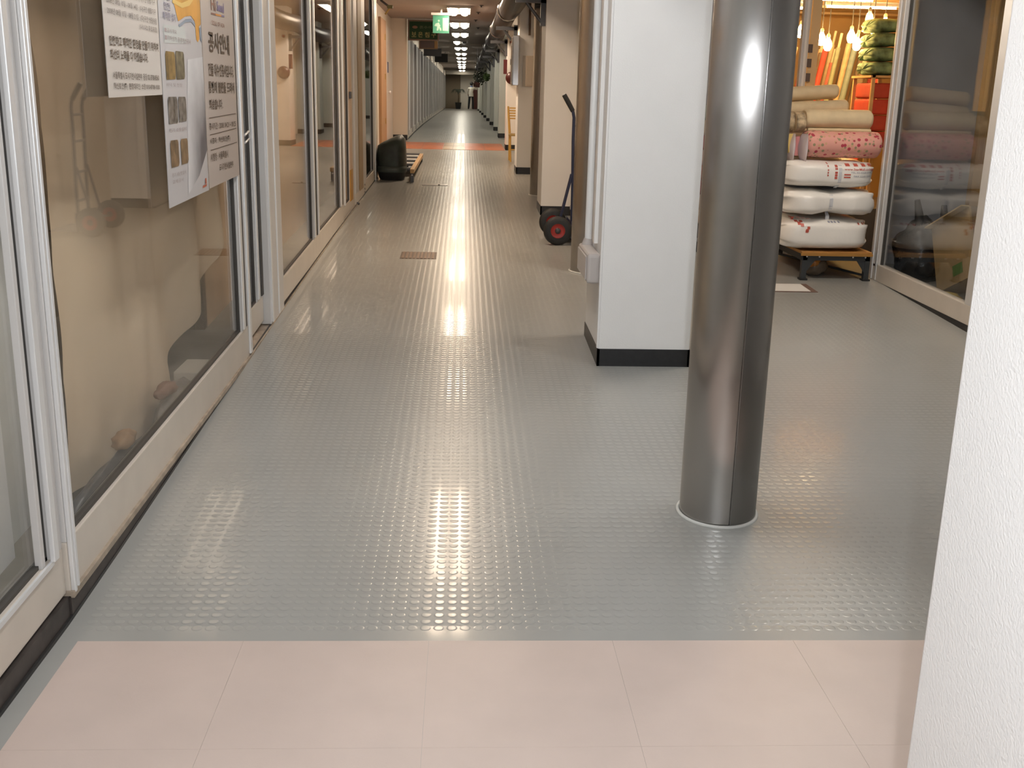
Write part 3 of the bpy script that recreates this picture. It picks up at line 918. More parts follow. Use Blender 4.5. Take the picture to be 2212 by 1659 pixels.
# ------------------------------------------------------------------ things inside the left shops
def plastic_mat():
    m = bpy.data.materials.new('milky_plastic_sheet')
    m.use_nodes = True
    nt = m.node_tree
    nt.nodes.clear()
    out = nt.nodes.new('ShaderNodeOutputMaterial')
    d = nt.nodes.new('ShaderNodeBsdfDiffuse')
    d.inputs[0].default_value = (.93, .76, .57, 1)
    g = nt.nodes.new('ShaderNodeBsdfGlossy')
    g.inputs['Roughness'].default_value = .35
    tl = nt.nodes.new('ShaderNodeBsdfTranslucent')
    tl.inputs[0].default_value = (.60, .48, .36, 1)
    a = nt.nodes.new('ShaderNodeMixShader')
    a.inputs[0].default_value = .12
    b = nt.nodes.new('ShaderNodeMixShader')
    b.inputs[0].default_value = .07
    nt.links.new(d.outputs[0], a.inputs[1])
    nt.links.new(tl.outputs[0], a.inputs[2])
    nt.links.new(a.outputs[0], b.inputs[1])
    nt.links.new(g.outputs[0], b.inputs[2])
    nt.links.new(b.outputs[0], out.inputs[0])
    return m
M_PLASTIC = plastic_mat()
def drape(u, v):
    y = 3.90 + u * 2.60
    lo = np.interp(y, [3.9, 4.3, 4.65, 5.2, 5.7, 6.25, 6.5], [.07, .06, .07, .17, .37, .66, .82])
    z = lo + (CZ - .05 - lo) * v
    q = 1 - v
    fold = .045 * math.sin(7 * y + 2.2 * q * math.sin(2.1 * y)) * (.4 + q) + .05 * noise.noise(Vector((y * 1.6, z * .9, 3.3))) + .022 * noise.noise(Vector((y * 5, z * 2.2, 1)))
    fold += .035 * math.sin(3.0 * (y + .8 * z)) * q
    cr = .016 * abs(noise.noise(Vector((y * 2.3 + z * 1.1, z * .6, 7)))) + .012 * abs(noise.noise(Vector((y * 4.1 - z * 2.0, z * 1.4, 2))))
    return (-1.475 + .6 * fold + 1.4 * cr - .03 * v, y, z)
ps = obj('plastic_sheet', MB().grid(130, 90, drape), M_PLASTIC)
tag(ps, 'creased milky plastic sheet hung behind the glass of the notice door', 'sheet')
pb = obj('plasterboard', MB().box(-1.57, -1.555, 2.2, 3.50, -.02, 2.6), mat('plasterboard_white', (.80, .81, .82), rough=.7, noise_amt=.08, noise_scale=3))
tag(pb, 'white plasterboard sheet standing inside the nearest left shop', 'board')
def rough_lump(cx, cy, cz, sx, sy, sz, seed, amp=.3, n=20, m=12):
    mb = MB()
    def fn(u, v):
        a, b = 2 * PI * u, PI * (v - .5)
        d = Vector((math.cos(a) * math.cos(b), math.sin(a) * math.cos(b), math.sin(b)))
        k = 1 + amp * noise.noise(d * 1.7 + Vector((seed, 0, 0))) + amp * .5 * noise.noise(d * 4 + Vector((0, seed, 0)))
        return (cx + sx * d.x * k, cy + sy * d.y * k, max(cz + sz * d.z * k, cz - sz * .8))
    mb.grid(n, m, fn)
    return mb
M_DKPL = mat('dark_plastic_scrap', (.07, .07, .08), rough=.35, noise_amt=.4, noise_scale=12)
M_PAPB = mat('brown_kraft', (.32, .19, .10), rough=.7, noise_amt=.2, noise_scale=9)
tag(obj('crumpled_sheet', rough_lump(-1.345, 3.93, .10, .065, .50, .10, 1.1), M_DKPL), 'crumpled dark plastic on the floor just inside the notice door', 'sheeting')
tag(obj('crumpled_sheet', rough_lump(-1.345, 4.86, .13, .065, .30, .12, 4.2), mat('grey_plastic_scrap', (.22, .20, .19), rough=.4, noise_amt=.3, noise_scale=10)), 'crumpled grey plastic beside the white carton inside the notice door', 'sheeting')
tag(obj('paper_sack', rough_lump(-1.345, 4.10, .24, .04, .09, .035, 7.7), M_PAPB), 'small crumpled brown paper sack behind the notice door glass', 'sack')
tag(obj('paper_sack', rough_lump(-1.345, 4.72, .275, .04, .12, .03, 9.4), mat('dull_red_paper', (.26, .14, .10), rough=.7)), 'flattened reddish paper sack behind the notice door glass', 'sack')
ct = thing('carton', 'small white carton lying inside the notice door', 'carton', (-1.42, 5.4, .12))
obj('box', MB().box(-1.45, -1.32, 5.24, 5.52, .10, .22), mat('white_card', (.62, .58, .52), rough=.6), ct, bevel=.006)
obj('flap', MB().hexa([(-1.32, 5.26, .20), (-1.28, 5.26, .17), (-1.28, 5.50, .17), (-1.32, 5.50, .20), (-1.32, 5.26, .203), (-1.28, 5.26, .173), (-1.28, 5.50, .173), (-1.32, 5.50, .203)]), mat('white_card', (.62, .58, .52)), ct)
cb = thing('carton', 'large olive-brown carton under the raised corner of the plastic sheet', 'carton', (-1.8, 5.9, .1))
obj('box', MB().box(-2.3, -1.78, 5.30, 6.35, .02, .46), mat('olive_card', (.19, .145, .06), rough=.7, noise_amt=.15, noise_scale=6), cb, bevel=.008)
obj('tape', MB().box(-2.06, -2.0, 5.297, 6.353, .018, .463), mat('card_tape', (.30, .22, .10), rough=.4), cb)
obj('flap', MB().box(-1.82, -1.76, 5.5, 6.2, .455, .47), mat('pale_card', (.48, .34, .16), rough=.6), cb)

# ------------------------------------------------------------------ signs hung from the left wall
def hanging_sign(name, label, x0, x1, y, z0, z1, board, frame, dep=.08):
    t = thing(name, label, 'sign', ((x0 + x1) / 2, y, z0), 'hanging shop signs along the left side')
    fr = MB()
    fw_ = .028
    fr.box(x0, x1, y - dep / 2, y + dep / 2, z1 - fw_, z1)
    fr.box(x0, x1, y - dep / 2, y + dep / 2, z0, z0 + fw_)
    fr.box(x0, x0 + fw_, y - dep / 2, y + dep / 2, z0 + fw_, z1 - fw_)
    fr.box(x1 - fw_, x1, y - dep / 2, y + dep / 2, z0 + fw_, z1 - fw_)
    obj('frame', fr, frame, t)
    obj('board', MB().box(x0 + fw_, x1 - fw_, y - dep / 2 + .012, y + dep / 2 - .012, z0 + fw_, z1 - fw_), board, t)
    for x in (x0 + .1, x1 - .1):
        if z1 < CZ - .04:
            obj('hanger', MB().tube([(x, y, z1), (x, y, CZ)], .008, 6), M_DKGREY, t)
    return t
hs = hanging_sign('hanging_sign', 'green hanging shop sign with pale lettering beside the exit light', -1.165, -.53, 23.0, 2.665, 3.065, mat('sign_green', (.012, .040, .016), rough=.6, spec=.2), mat('sign_brown', (.10, .055, .03), rough=.5))
for k_, ch in enumerate('보은침구'):
    mb = MB()
    text_fit(mb, ch, -1.09 + .135 * k_, -.995 + .135 * k_, 2.73, 2.835, lambda u, z: (u, 22.968, z), .02)
    obj('letter', mb, mat('sign_letters', (.20, .18, .06), rough=.5), hs, recalc=False)
mb = MB()
text_fit(mb, '혼수이불', -.93, -.58, 2.90, 2.955, lambda u, z: (u, 22.968, z), .01)
obj('small_lettering', mb, mat('sign_letters_dim', (.07, .09, .04), rough=.5), hs, recalc=False)
bdg = MB().lathe([(0, 22.968), (1, 22.968)], 24, (0, 0, 0), 'y')
bdg.v = [(x * .055 - 1.02, y, z * .028 + 2.925) for x, y, z in bdg.v]
obj('oval_badge', bdg, mat('badge_brown', (.16, .08, .04), rough=.5), hs, recalc=False)
hanging_sign('hanging_sign', 'yellow edged hanging sign cut off by the upper edge of the view', -1.235, -.735, 9.42, 2.43, 2.80, mat('sign_yellow', (.50, .32, .05), rough=.4), mat('sign_yellow_frame', (.42, .25, .03), rough=.4))
s2 = hanging_sign('hanging_sign', 'dark brown wooden hanging sign below the green one', -1.06, -.625, 26.0, 2.62, 2.86, mat('sign_wood', (.07, .03, .018), rough=.5), mat('sign_wood_frame', (.13, .06, .02), rough=.5))
obj('painted_lit_edge', MB().box(-.70, -.625, 25.95, 25.965, 2.64, 2.80), mat('sign_ochre_light', (.25, .11, .015), rough=.5), s2)  # orange light on the sign's right end, put in as ochre colour
hanging_sign('hanging_sign', 'nearly black hanging sign just behind the brown wooden one', -1.10, -.62, 30.0, 2.60, 2.80, mat('sign_black', (.02, .013, .012), rough=.5), mat('sign_black', (.02, .013, .012)))
hanging_sign('hanging_sign', 'small dark square hanging sign, farthest of the hanging signs', -1.07, -.60, 40.0, 2.73, 3.02, mat('sign_black2', (.022, .016, .013), rough=.5), mat('sign_black2', (.022, .016, .013)))
ex = thing('exit_light', 'square green exit light hanging from the ceiling near the lamps', 'exit sign', (-.43, 20.3, 2.67))
obj('mount', MB().box(-.61, -.25, 20.26, 20.34, 2.985, 3.03), mat('exit_mount', (.75, .73, .70), rough=.3), ex, bevel=.008)
obj('hanger', MB().tube([(-.43, 20.3, 3.03), (-.43, 20.3, CZ)], .02, 10), mat('exit_mount', (.75, .73, .70)), ex)
obj('panel', MB().box(-.58, -.285, 20.275, 20.325, 2.675, 2.985), mat('exit_green', (.06, .22, .15), rough=.12, emit=(.08, .38, .22), estr=.05), ex, bevel=.006)
# running figure and doorway, pale print on the panel
mb = MB()
def q2(p):
    mb.add([(a, 20.272, b) for a, b in p], [tuple(range(len(p)))])
q2([(-.40, 2.72), (-.30, 2.72), (-.30, 2.94), (-.40, 2.94)])
q2([(-.53, 2.84), (-.47, 2.86), (-.44, 2.80), (-.46, 2.78), (-.50, 2.79), (-.55, 2.80)])
q2([(-.50, 2.79), (-.46, 2.78), (-.48, 2.72), (-.51, 2.72)])
q2([(-.47, 2.79), (-.43, 2.77), (-.42, 2.72), (-.45, 2.72)])
mb.lathe([(0, 20.272), (.018, 20.272)], 12, (-.47, 0, 2.89), 'y')
obj('pictogram', mb, mat('exit_pale', (.26, .38, .32), rough=.2, emit=(.5, .75, .65), estr=.05), ex, recalc=False)

# ------------------------------------------------------------------ duct and brackets along the right
dt = thing('air_duct', 'dark corrugated air duct hung under the ceiling along the right side', 'duct', (.66, 12, 2.6))
def duct_seg(y0, y1, x0, z0, sag, r):
    mb = MB()
    n = int((y1 - y0) * 14)
    pts, rs = [], []
    for i in range(n + 1):
        t = i / n
        y = y0 + (y1 - y0) * t
        pts.append((x0 + .012 * math.sin(3 * t + y0), y, z0 - sag * math.sin(PI * t)))
        rs.append(r + .012 * (1 if i % 2 else -1))
    mb.tube(pts, rs, 14)
    return mb
M_DUCT = mat('dark_foil_duct', (.035, .033, .038), rough=.42, metal=.2)
spans = [(2.5, 6.2), (6.2, 11.65), (11.65, 16.1), (16.1, 20.7), (20.7, 24.9), (24.9, 28.7), (28.7, 33.1), (33.1, 38.1), (38.1, 43.6), (43.6, 49.6)]
for a, b in spans:
    obj('duct_length', duct_seg(a, b, .54 if a < 11 else .62, 2.80, .03 if a < 16 else .06, .138), M_DUCT, dt, recalc=False)
for k_, (a, b) in enumerate(spans[1:]):
    obj('collar', MB().lathe([(.152, a - .05), (.160, a - .04), (.160, a + .04), (.152, a + .05)], 16, (.54 if a < 11 else .62, 0, 2.80), 'y'), M_STEEL, dt)
for k_, (y, xw) in enumerate(((11.62, .845), (16.48, .785), (20.65, .80), (24.85, .79), (28.65, .79), (33.05, .79))):
    b = thing('duct_bracket', 'dark angle bracket under the duct, %s one along the right side' % ORD[k_], 'bracket', (xw - .1, y, 2.4), 'duct brackets on the right pillars')
    obj('wall_plate', MB().box(xw - .055, xw + .0, y + .05, y + .11, 2.32, 2.62), M_DKGREY, b)
    obj('arm', MB().box(xw - .32, xw, y + .05, y + .10, 2.545, 2.595), M_DKGREY, b)
    obj('brace', MB().hexa([(xw - .24, y + .06, 2.56), (xw - .20, y + .06, 2.56), (xw - .20, y + .09, 2.56), (xw - .24, y + .09, 2.56), (xw - .24, y + .06, 2.60), (xw - .20, y + .06, 2.60), (xw - .20, y + .09, 2.60), (xw - .24, y + .09, 2.60)]), M_DKGREY, b)
    obj('diagonal', MB().tube([(xw - .22, y + .08, 2.57), (xw - .03, y + .08, 2.34)], .018, 6), M_DKGREY, b)
cd = obj('pipe', MB().tube([(.93, 16.0 - .02, 2.45), (.93, 15.97, CZ)], .016, 8), mat('brown_pipe', (.10, .06, .04), rough=.5))
tag(cd, 'thin dark pipe dropping from the ceiling to the steel fire cabinet', 'pipe')

# alarm fittings on the pillar beyond the cabinet
rb = obj('red_plate', MB().box(.73, .80, 20.64, 20.68, 2.0, 2.26), mat('alarm_red', (.085, .006, .008), rough=.4), bevel=.006)
tag(rb, 'dark red alarm plate jutting from the pillar behind the chair', 'plate')
al = thing('alarm_bell', 'round dark red alarm bell half hidden by the steel cabinet', 'bell', (.885, 20.55, 1.93))
obj('gong', MB().lathe([(0, 20.50), (.06, 20.505), (.10, 20.53), (.115, 20.56), (.115, 20.575)], 24, (.885, 0, 1.93), 'y'), mat('bell_red', (.055, .004, .004), rough=.35), al)
obj('back_plate', MB().lathe([(0, 20.575), (.06, 20.575), (.06, 20.6), (0, 20.6)], 16, (.885, 0, 1.93), 'y'), M_DKGREY, al)
rl = thing('indicator_lamp', 'small red indicator lamp above the alarm bell', 'lamp', (.87, 20.58, 2.57))
obj('lens', MB().lathe([(0, 20.545), (.018, 20.55), (.025, 20.57)], 14, (.87, 0, 2.57), 'y'), mat('red_lens', (.25, .01, .01), rough=.2), rl)
obj('base', MB().lathe([(.034, 20.57), (.034, 20.6), (0, 20.6)], 14, (.87, 0, 2.57), 'y'), M_DKGREY, rl)

# ------------------------------------------------------------------ hand truck
ht = thing('hand_truck', 'navy hand truck with red hubbed wheels by the steel column', 'hand truck', (.95, 9.93, fz(9.93)))
zf = fz(9.9)
for y, wy in ((9.74, 9.66), (10.12, 10.2)):
    xo_ = 0.0 if y < 10 else .037
    obj('frame_tube', MB().tube([(1.0 + xo_, y, zf + .06), (.998 + xo_, y, zf + .4), (.985 + xo_, y, zf + .9), (.985 + xo_, y, zf + 1.12), (.975 + xo_, y, zf + 1.17), (.925 + xo_, y, zf + 1.255), (.895 + xo_, y, zf + 1.305)], .0145, 12), M_BLUE, ht)
    g = obj('hand_grip', MB().tube([(.972 + xo_, y, zf + 1.178), (.925 + xo_, y, zf + 1.258), (.888 + xo_, y, zf + 1.318)], [.02, .022, .021], 12), M_BLACK, ht)
    obj('grip_end', MB().tube([(.890 + xo_, y, zf + 1.315), (.884 + xo_, y, zf + 1.325)], [.012, .012], 10), M_ALUB, g)
    obj('strut', MB().tube([(.98 + xo_, y, zf + .60), (.88 + xo_, y, zf + .16)], .011, 10), M_BLUE, ht)
    tire = MB()
    pr = []
    for j in range(17):
        a = PI * j / 16 - PI / 2
        pr.append((.066 + .065 * max(math.cos(a), 0) ** .7, wy + .036 * math.sin(a)))
    wz = fz(wy) + .131
    tire.lathe(pr, 40, (.865 if y < 10 else .862, 0, wz), 'y')
    tw = obj('wheel', tire, M_BLACK, ht, recalc=False)
    hub = MB().lathe([(0, wy - .02), (.03, wy - .022), (.060, wy - .014), (.068, wy - .030), (.072, wy), (.068, wy + .030), (.060, wy + .014), (.03, wy + .022), (0, wy + .02)], 28, (.865 if y < 10 else .862, 0, wz), 'y')
    obj('hub', hub, M_RED, tw, recalc=False)
    obj('hub_cap', MB().lathe([(0, wy - .036), (.022, wy - .034), (.028, wy - .02)], 16, (.865 if y < 10 else .862, 0, wz), 'y'), M_DKGREY, tw, recalc=False)
obj('axle', MB().tube([(.864, 9.66, fz(9.66) + .131), (.862, 10.2, fz(10.2) + .131)], .01, 10), M_DKGREY, ht)
for z in (.30, .55, .82, 1.05):
    obj('crossbar', MB().tube([(.99, 9.74, zf + z), (1.025, 10.12, zf + z)], .012, 10), M_BLUE, ht)
obj('axle_bracket', MB().box(.87, 1.0, 9.76, 10.10, zf + .13, zf + .145), M_BLUE, ht)
obj('toe_plate', MB().box(.99, 1.24, 9.66, 10.2, zf + .035, zf + .045), M_BLUE, ht)
obj('toe_plate_back', MB().box(.99, 1.0, 9.66, 10.2, zf + .035, zf + .2), M_BLUE, ht)

# ------------------------------------------------------------------ floor fittings
dg = thing('drain_cover', 'brown metal drain cover set in the corridor floor', 'drain cover', (-.37, 9.03, fz(9.03)))
a, b = 8.87, 9.19
obj('frame', MB().slab(-.525, -.22, a, b, fz(a) - .01, fz(b) - .01, fz(a) + .0015, fz(b) + .0015), mat('brown_iron', (.10, .065, .045), rough=.5, metal=.3), dg)
for k_ in range(9):
    x = -.51 + .0315 * k_
    obj('bar', MB().slab(x, x + .018, a + .015, b - .015, fz(a) - .0, fz(b) - .0, fz(a) + .005, fz(b) + .005), mat('brown_iron2', (.19, .125, .085), rough=.5, metal=.3), dg)
hc = thing('floor_hatch', 'flush floor hatch with a small bolt beyond the drain cover', 'hatch', (-.38, 14.36, fz(14.36)))
a, b = 14.25, 14.48
obj('lid', MB().slab(-.535, -.215, a, b, fz(a) - .005, fz(b) - .005, fz(a) + .003, fz(b) + .003), mat('hatch_grey', (.30, .28, .25), rough=.3), hc)
obj('rim', MB().slab(-.545, -.205, a - .01, a, fz(a) - .005, fz(a) - .005, fz(a) + .004, fz(a) + .004), M_DKGREY, hc)
obj('bolt', MB().lathe([(0, fz(14.3) + .012), (.012, fz(14.3) + .011), (.016, fz(14.3))], 10, (-.32, 14.3, 0)), M_DKGREY, hc)
pt = thing('floor_plate', 'white floor plate with dark rim on the bay floor near the trolley', 'plate', (2.5, 7.95, fz(7.95)))
a, b = 7.80, 8.06
obj('rim', MB().slab(2.30, 2.68, a - .02, b + .02, fz(a) - .01, fz(b) - .01, fz(a) + .0025, fz(b) + .0025), mat('rust_rim', (.14, .08, .06), rough=.6), pt)
obj('white_lid', MB().slab(2.32, 2.63, a, b, fz(a) - .005, fz(b) - .005, fz(a) + .005, fz(b) + .005), mat('white_lid', (.75, .72, .68), rough=.5), pt)

# ------------------------------------------------------------------ tub with dark bag, low roller cart
tb = thing('rubber_tub', 'black rubber tub under a dark green cover beside the left shopfront', 'tub', (-.99, 14.97, fz(14.97)))
zt = fz(14.85)
def sq(a, ex=3.2):
    c_, s_ = math.cos(a), math.sin(a)
    k_ = (abs(c_) ** ex + abs(s_) ** ex) ** (-1 / ex)
    return c_ * k_, s_ * k_
def loft(rows_, n=36, ex=3.2, cx=-.985, cy=15.0):
    mb = MB()
    vs_, fs = [], []
    for (rx, ry, z, dz) in rows_:
        for j in range(n):
            c_, s_ = sq(2 * PI * j / n, ex)
            vs_.append((cx + rx * c_, cy + ry * s_, z + dz * c_))
    for i in range(len(rows_) - 1):
        for j in range(n):
            fs.append((i * n + j, i * n + (j + 1) % n, (i + 1) * n + (j + 1) % n, (i + 1) * n + j))
    mb.add(vs_, fs, 0, True)
    mb.add(vs_[:n], [tuple(range(n))[::-1]])
    mb.add(vs_[-n:], [tuple(range(n))])
    return mb
obj('tub', loft([(.155, .2, zt, 0), (.175, .22, zt + .03, 0), (.195, .25, zt + .11, 0)]), M_BLACK, tb)
obj('rim', loft([(.20, .26, zt + .105, 0), (.208, .265, zt + .12, 0), (.205, .262, zt + .185, 0), (.195, .25, zt + .19, 0)]), mat('tub_rim_green', (.035, .045, .038), rough=.5), tb)
cov = loft([(.198, .255, zt + .185, 0), (.203, .25, zt + .30, .005), (.196, .24, zt + .42, .02), (.185, .22, zt + .50, .045), (.14, .17, zt + .545, .055), (.06, .07, zt + .555, .03)])
cov.v = [(x + .012 * noise.noise(Vector((x * 9, y * 9, z * 9))), y + .02 * noise.noise(Vector((x * 7, y * 7, z * 7 + 5))), z + .012 * noise.noise(Vector((x * 8, y * 8, 2)))) for x, y, z in cov.v]
def cover_mat():
    m = mat('dark_green_cover', (.016, .024, .018), rough=.55, noise_amt=.6, noise_scale=7)
    return m
obj('cover', cov, cover_mat(), tb)
rc = thing('roller_cart', 'low cart with steel bars and wooden edge behind the black tub', 'cart', (-.9, 16.2, fz(16.2)))
M_WOODT = mat('tan_wood', (.48, .30, .13), rough=.5, noise_amt=.15, noise_scale=10)
ya, yb_ = 14.55, 17.85
za, zb_ = .625, .66
obj('side_board', MB().slab(-.715, -.66, ya, yb_, za - .055, zb_ - .055, za, zb_), M_WOODT, rc, bevel=.004)
obj('side_board', MB().slab(-1.16, -1.11, 15.35, yb_, za - .055, zb_ - .055, za, zb_), M_WOODT, rc, bevel=.004)
obj('tray', MB().slab(-1.11, -.715, 15.35, yb_, za - .05, zb_ - .05, za - .042, zb_ - .042), M_DKGREY, rc)
for k_ in range(9):
    y = ya + .1 + k_ * (yb_ - ya - .2) / 8
    z = za + (zb_ - za) * (y - ya) / (yb_ - ya)
    obj('bar', MB().tube([(-1.11 if y > 15.35 else -.76, y, z - .015), (-.715, y, z - .015)], .02 if k_ % 2 else .026, 10), M_ALUB if k_ % 2 else M_DKGREY, rc)
for (x, y) in ((-.69, 14.62), (-.69, 17.75), (-1.13, 15.42), (-1.13, 17.75)):
    lg = obj('leg', MB().box(x - .022, x + .022, y - .03, y + .03, fz(y), za - .05 + (.03 if y > 16 else 0)), M_DKGREY, rc)
    if y < 15:
        obj('leg_bolt', MB().lathe([(0, y - .036), (.01, y - .035), (.012, y - .03)], 8, (x, 0, za - .08), 'y'), M_ALUB, lg)

# ------------------------------------------------------------------ yellow chair
ch = thing('wooden_chair', 'yellow wooden slat back chair beside a white pillar', 'chair', (.97, 18.1, fz(18.1)))
M_YEL = mat('yellow_varnish', (.52, .30, .06), rough=.4, noise_amt=.1, noise_scale=12)
zc = fz(18.1)
obj('seat', MB().hexa([(.735, 17.92, zc + .42), (1.17, 17.92, zc + .42), (1.14, 18.34, zc + .42), (.77, 18.34, zc + .42), (.735, 17.92, zc + .455), (1.17, 17.92, zc + .455), (1.14, 18.34, zc + .455), (.77, 18.34, zc + .455)]), mat('olive_seat', (.30, .20, .06), rough=.5), ch, bevel=.012)
for sx in (-1, 1):
    xc = .96 + sx * .185
    xt = .96 + sx * .205
    obj('leg', MB().tube([(xc + sx * .01, 17.97, zc + .42), (xc + sx * .005, 17.97, zc + .2), (xc - sx * .01, 17.96, zc)], [.022, .02, .015], 10), M_YEL, ch)
    obj('leg', MB().tube([(xc, 18.30, zc + .42), (xc, 18.34, zc)], [.022, .016], 10), M_YEL, ch)
    obj('back_post', MB().tube([(xc, 18.29, zc + .42), (xt - sx * .0, 18.34, zc + .70), (xt + sx * .012, 18.38, zc + .89)], [.022, .02, .016], 10), M_YEL, ch)
for k_ in range(5):
    z = zc + .685 + .042 * k_
    obj('back_slat', MB().box(.765, 1.155, 18.335 + .006 * k_, 18.352 + .006 * k_, z, z + .022), M_YEL, ch, bevel=.004)
obj('stretcher', MB().tube([(.78, 17.97, zc + .2), (1.14, 17.97, zc + .2)], .01, 8), M_YEL, ch)

# ------------------------------------------------------------------ RIGHT BAY: glazed wall
XR = 3.3
def right_leaf(name, label, y0, y1, sl, sr):
    t = thing(name, label, 'window', (XR, (y0 + y1) / 2, fz(y0)), kind='structure')
    zb0, zb1 = np.interp(y0, [6.66, 8.36], [.222, .244]), np.interp(y1, [6.66, 8.36], [.228, .244])
    zr0, zr1 = zb0 + .128, zb1 + .132
    top = 2.75
    obj('bottom_rail', MB().slab(XR, XR + .06, y0, y1, zb0, zb1, zr0, zr1), M_RAIL, t, bevel=.004)
    obj('kick_strip', MB().slab(XR + .005, XR + .05, y0, y1, fz(y0) - .01, fz(y1) - .02, zb0, zb1), M_BASE, t)
    for a, b in ((y0, y0 + sl), (y1 - sr, y1)):
        obj('stile', MB().box(XR, XR + .06, a, b, zr0, top), M_ALU, t, bevel=.003)
    obj('top_rail', MB().box(XR, XR + .06, y0, y1, top, CZ), M_ALU, t)
    obj('glass_pane', MB().box(XR + .027, XR + .033, y0 + sl, y1 - sr, zr0 - .005, top), M_GLASSR, t)
    g = MB()
    g.box(XR + .02, XR + .04, y1 - sr - .02, y1 - sr, zr0, top)
    g.box(XR + .02, XR + .04, y0 + sl, y0 + sl + .02, zr0, top)
    obj('gasket', g, M_GASKET, t)
    return t
wra = right_leaf('window_%d' % NWIN, 'glazed shop wall of the right bay, dim room behind', 6.62, 8.38, .11, .13)
strip(wra, 'ridge', 8.34, 8.38, XR - .012, XR, .25, M_ALUB, CZ)
strip(wra, 'ridge', 8.26, 8.285, XR - .008, XR, .25, M_ALUB, CZ)
right_leaf('window_%d' % (NWIN + 1), 'second glazed shop wall of the right bay, hidden by the near pillar', 4.8, 6.60, .1, .1)
wall('wall_right.002', 'dim grey back wall of the shop behind the right bay glass', [(3.60, 5.5, 9.0, 9.08, 0, CZ)], mat('dim_grey_wall', (.36, .36, .385), rough=.8, noise_amt=.06, noise_scale=3))
rtw = MB().hexa([(3.362, 8.42, 0), (3.40, 8.42, 0), (3.64, 9.02, 0), (3.602, 9.02, 0), (3.362, 8.42, CZ), (3.40, 8.42, CZ), (3.64, 9.02, CZ), (3.602, 9.02, CZ)])
tag(obj('wall_right.008', rtw, mat('dim_grey_wall', (.36, .36, .385)), local=True), 'slanted grey return wall behind the right bay post', 'wall', kind='structure')
wall('wall_right.003', 'brown board standing inside the right bay shop', [(4.12, 4.9, 8.55, 8.62, .2, CZ)], mat('brown_board', (.40, .26, .13), rough=.6, noise_amt=.1, noise_scale=2))
wall('wall_right.004', 'near side wall of the right bay', [(XR, XR + .1, -5, 4.8, -.1, CZ)], M_WALL)

# black bag, box and papers behind the right glass
bg = thing('rubbish_bag', 'black rubbish bag with knotted ears behind the right bay glass', 'bag', (3.66, 8.35, fz(8.3)))
M_BIN = mat('black_bin_liner', (.03, .03, .032), rough=.25, bump=.6, bump_scale=14, bump_dist=.02)
zb_ = fz(8.3)
obj('body', rough_lump(3.66, 8.33, zb_ + .21, .20, .22, .27, 3.3, .18, 36, 20), M_BIN, bg)
for (x, y, dx, h) in ((3.62, 8.28, -.05, .24), (3.82, 8.30, -.02, .20)):
    obj('ear', MB().tube([(x, y, zb_ + .40), (x + dx * .4, y, zb_ + .40 + h * .5), (x + dx, y, zb_ + .40 + h)], [.045, .035, .022], 8), M_BIN, bg)
bx = thing('cardboard_box', 'open cardboard box leaning behind the right bay glass', 'box', (3.8, 7.75, fz(7.8)))
M_CARD = mat('cardboard', (.34, .23, .11), rough=.7, noise_amt=.1, noise_scale=8)
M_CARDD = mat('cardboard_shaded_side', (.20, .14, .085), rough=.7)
cxb, cyb, czb = 3.95, 7.78, fz(7.8) + .24
rot = Matrix.Rotation(math.radians(-27), 4, 'X') @ Matrix.Rotation(math.radians(8), 4, 'Z')
def boxpart(x0, x1, y0, y1, z0, z1):
    mb = MB().box(x0, x1, y0, y1, z0, z1)
    mb.v = [tuple(rot @ Vector(p) + Vector((cxb, cyb, czb + .08))) for p in mb.v]
    return mb
obj('panel', boxpart(-.30, -.285, -.24, .24, -.26, .26), M_CARD, bx)
obj('panel', boxpart(-.285, .30, -.24, -.225, -.26, .26), M_CARDD, bx)
obj('panel', boxpart(-.285, .30, .225, .24, -.26, .26), M_CARD, bx)
obj('panel', boxpart(-.285, .30, -.225, .225, -.26, -.245), M_CARD, bx)
obj('flap', boxpart(-.36, -.30, -.24, .24, .255, .265), mat('cardboard_edge', (.44, .32, .15), rough=.7), bx)
obj('green_mark', boxpart(-.302, -.30, -.1, .02, -.20, -.12), mat('green_mark', (.10, .18, .04), rough=.6), bx)
tag(obj('dark_cloth', rough_lump(4.18, 7.75, 1.0, .20, .12, .09, 6.1, .3), mat('dark_cloth', (.05, .04, .035), rough=.8)), 'dark cloth hanging over the cardboard box behind the right glass', 'cloth')
for k_, (x, y, sx, sy, c, lab) in enumerate(((3.50, 7.42, .10, .10, (.42, .30, .08), 'yellow paper scrap on the floor behind the right bay glass'), (3.47, 7.12, .09, .14, (.35, .36, .38), 'pale grey paper stack on the floor behind the right bay glass'), (3.41, 8.0, .04, .15, (.22, .14, .08), 'brown paper scrap beside the black rubbish bag'))):
    tag(obj('paper_scrap', rough_lump(x, y, fz(y) + .05, sx, sy, .05, 2.0 + k_, .25), mat('scrap_%d' % k_, c, rough=.7)), lab, 'paper')
tag(obj('white_card', MB().hexa([(3.70, 8.0, fz(8)), (3.86, 8.0, fz(8)), (3.86, 8.03, fz(8)), (3.70, 8.03, fz(8)), (3.68, 8.05, .52), (3.84, 8.05, .52), (3.84, 8.08, .52), (3.68, 8.08, .52)]), mat('white_card2', (.55, .54, .55), rough=.6)), 'white card propped between the black bag and the cardboard box', 'card')

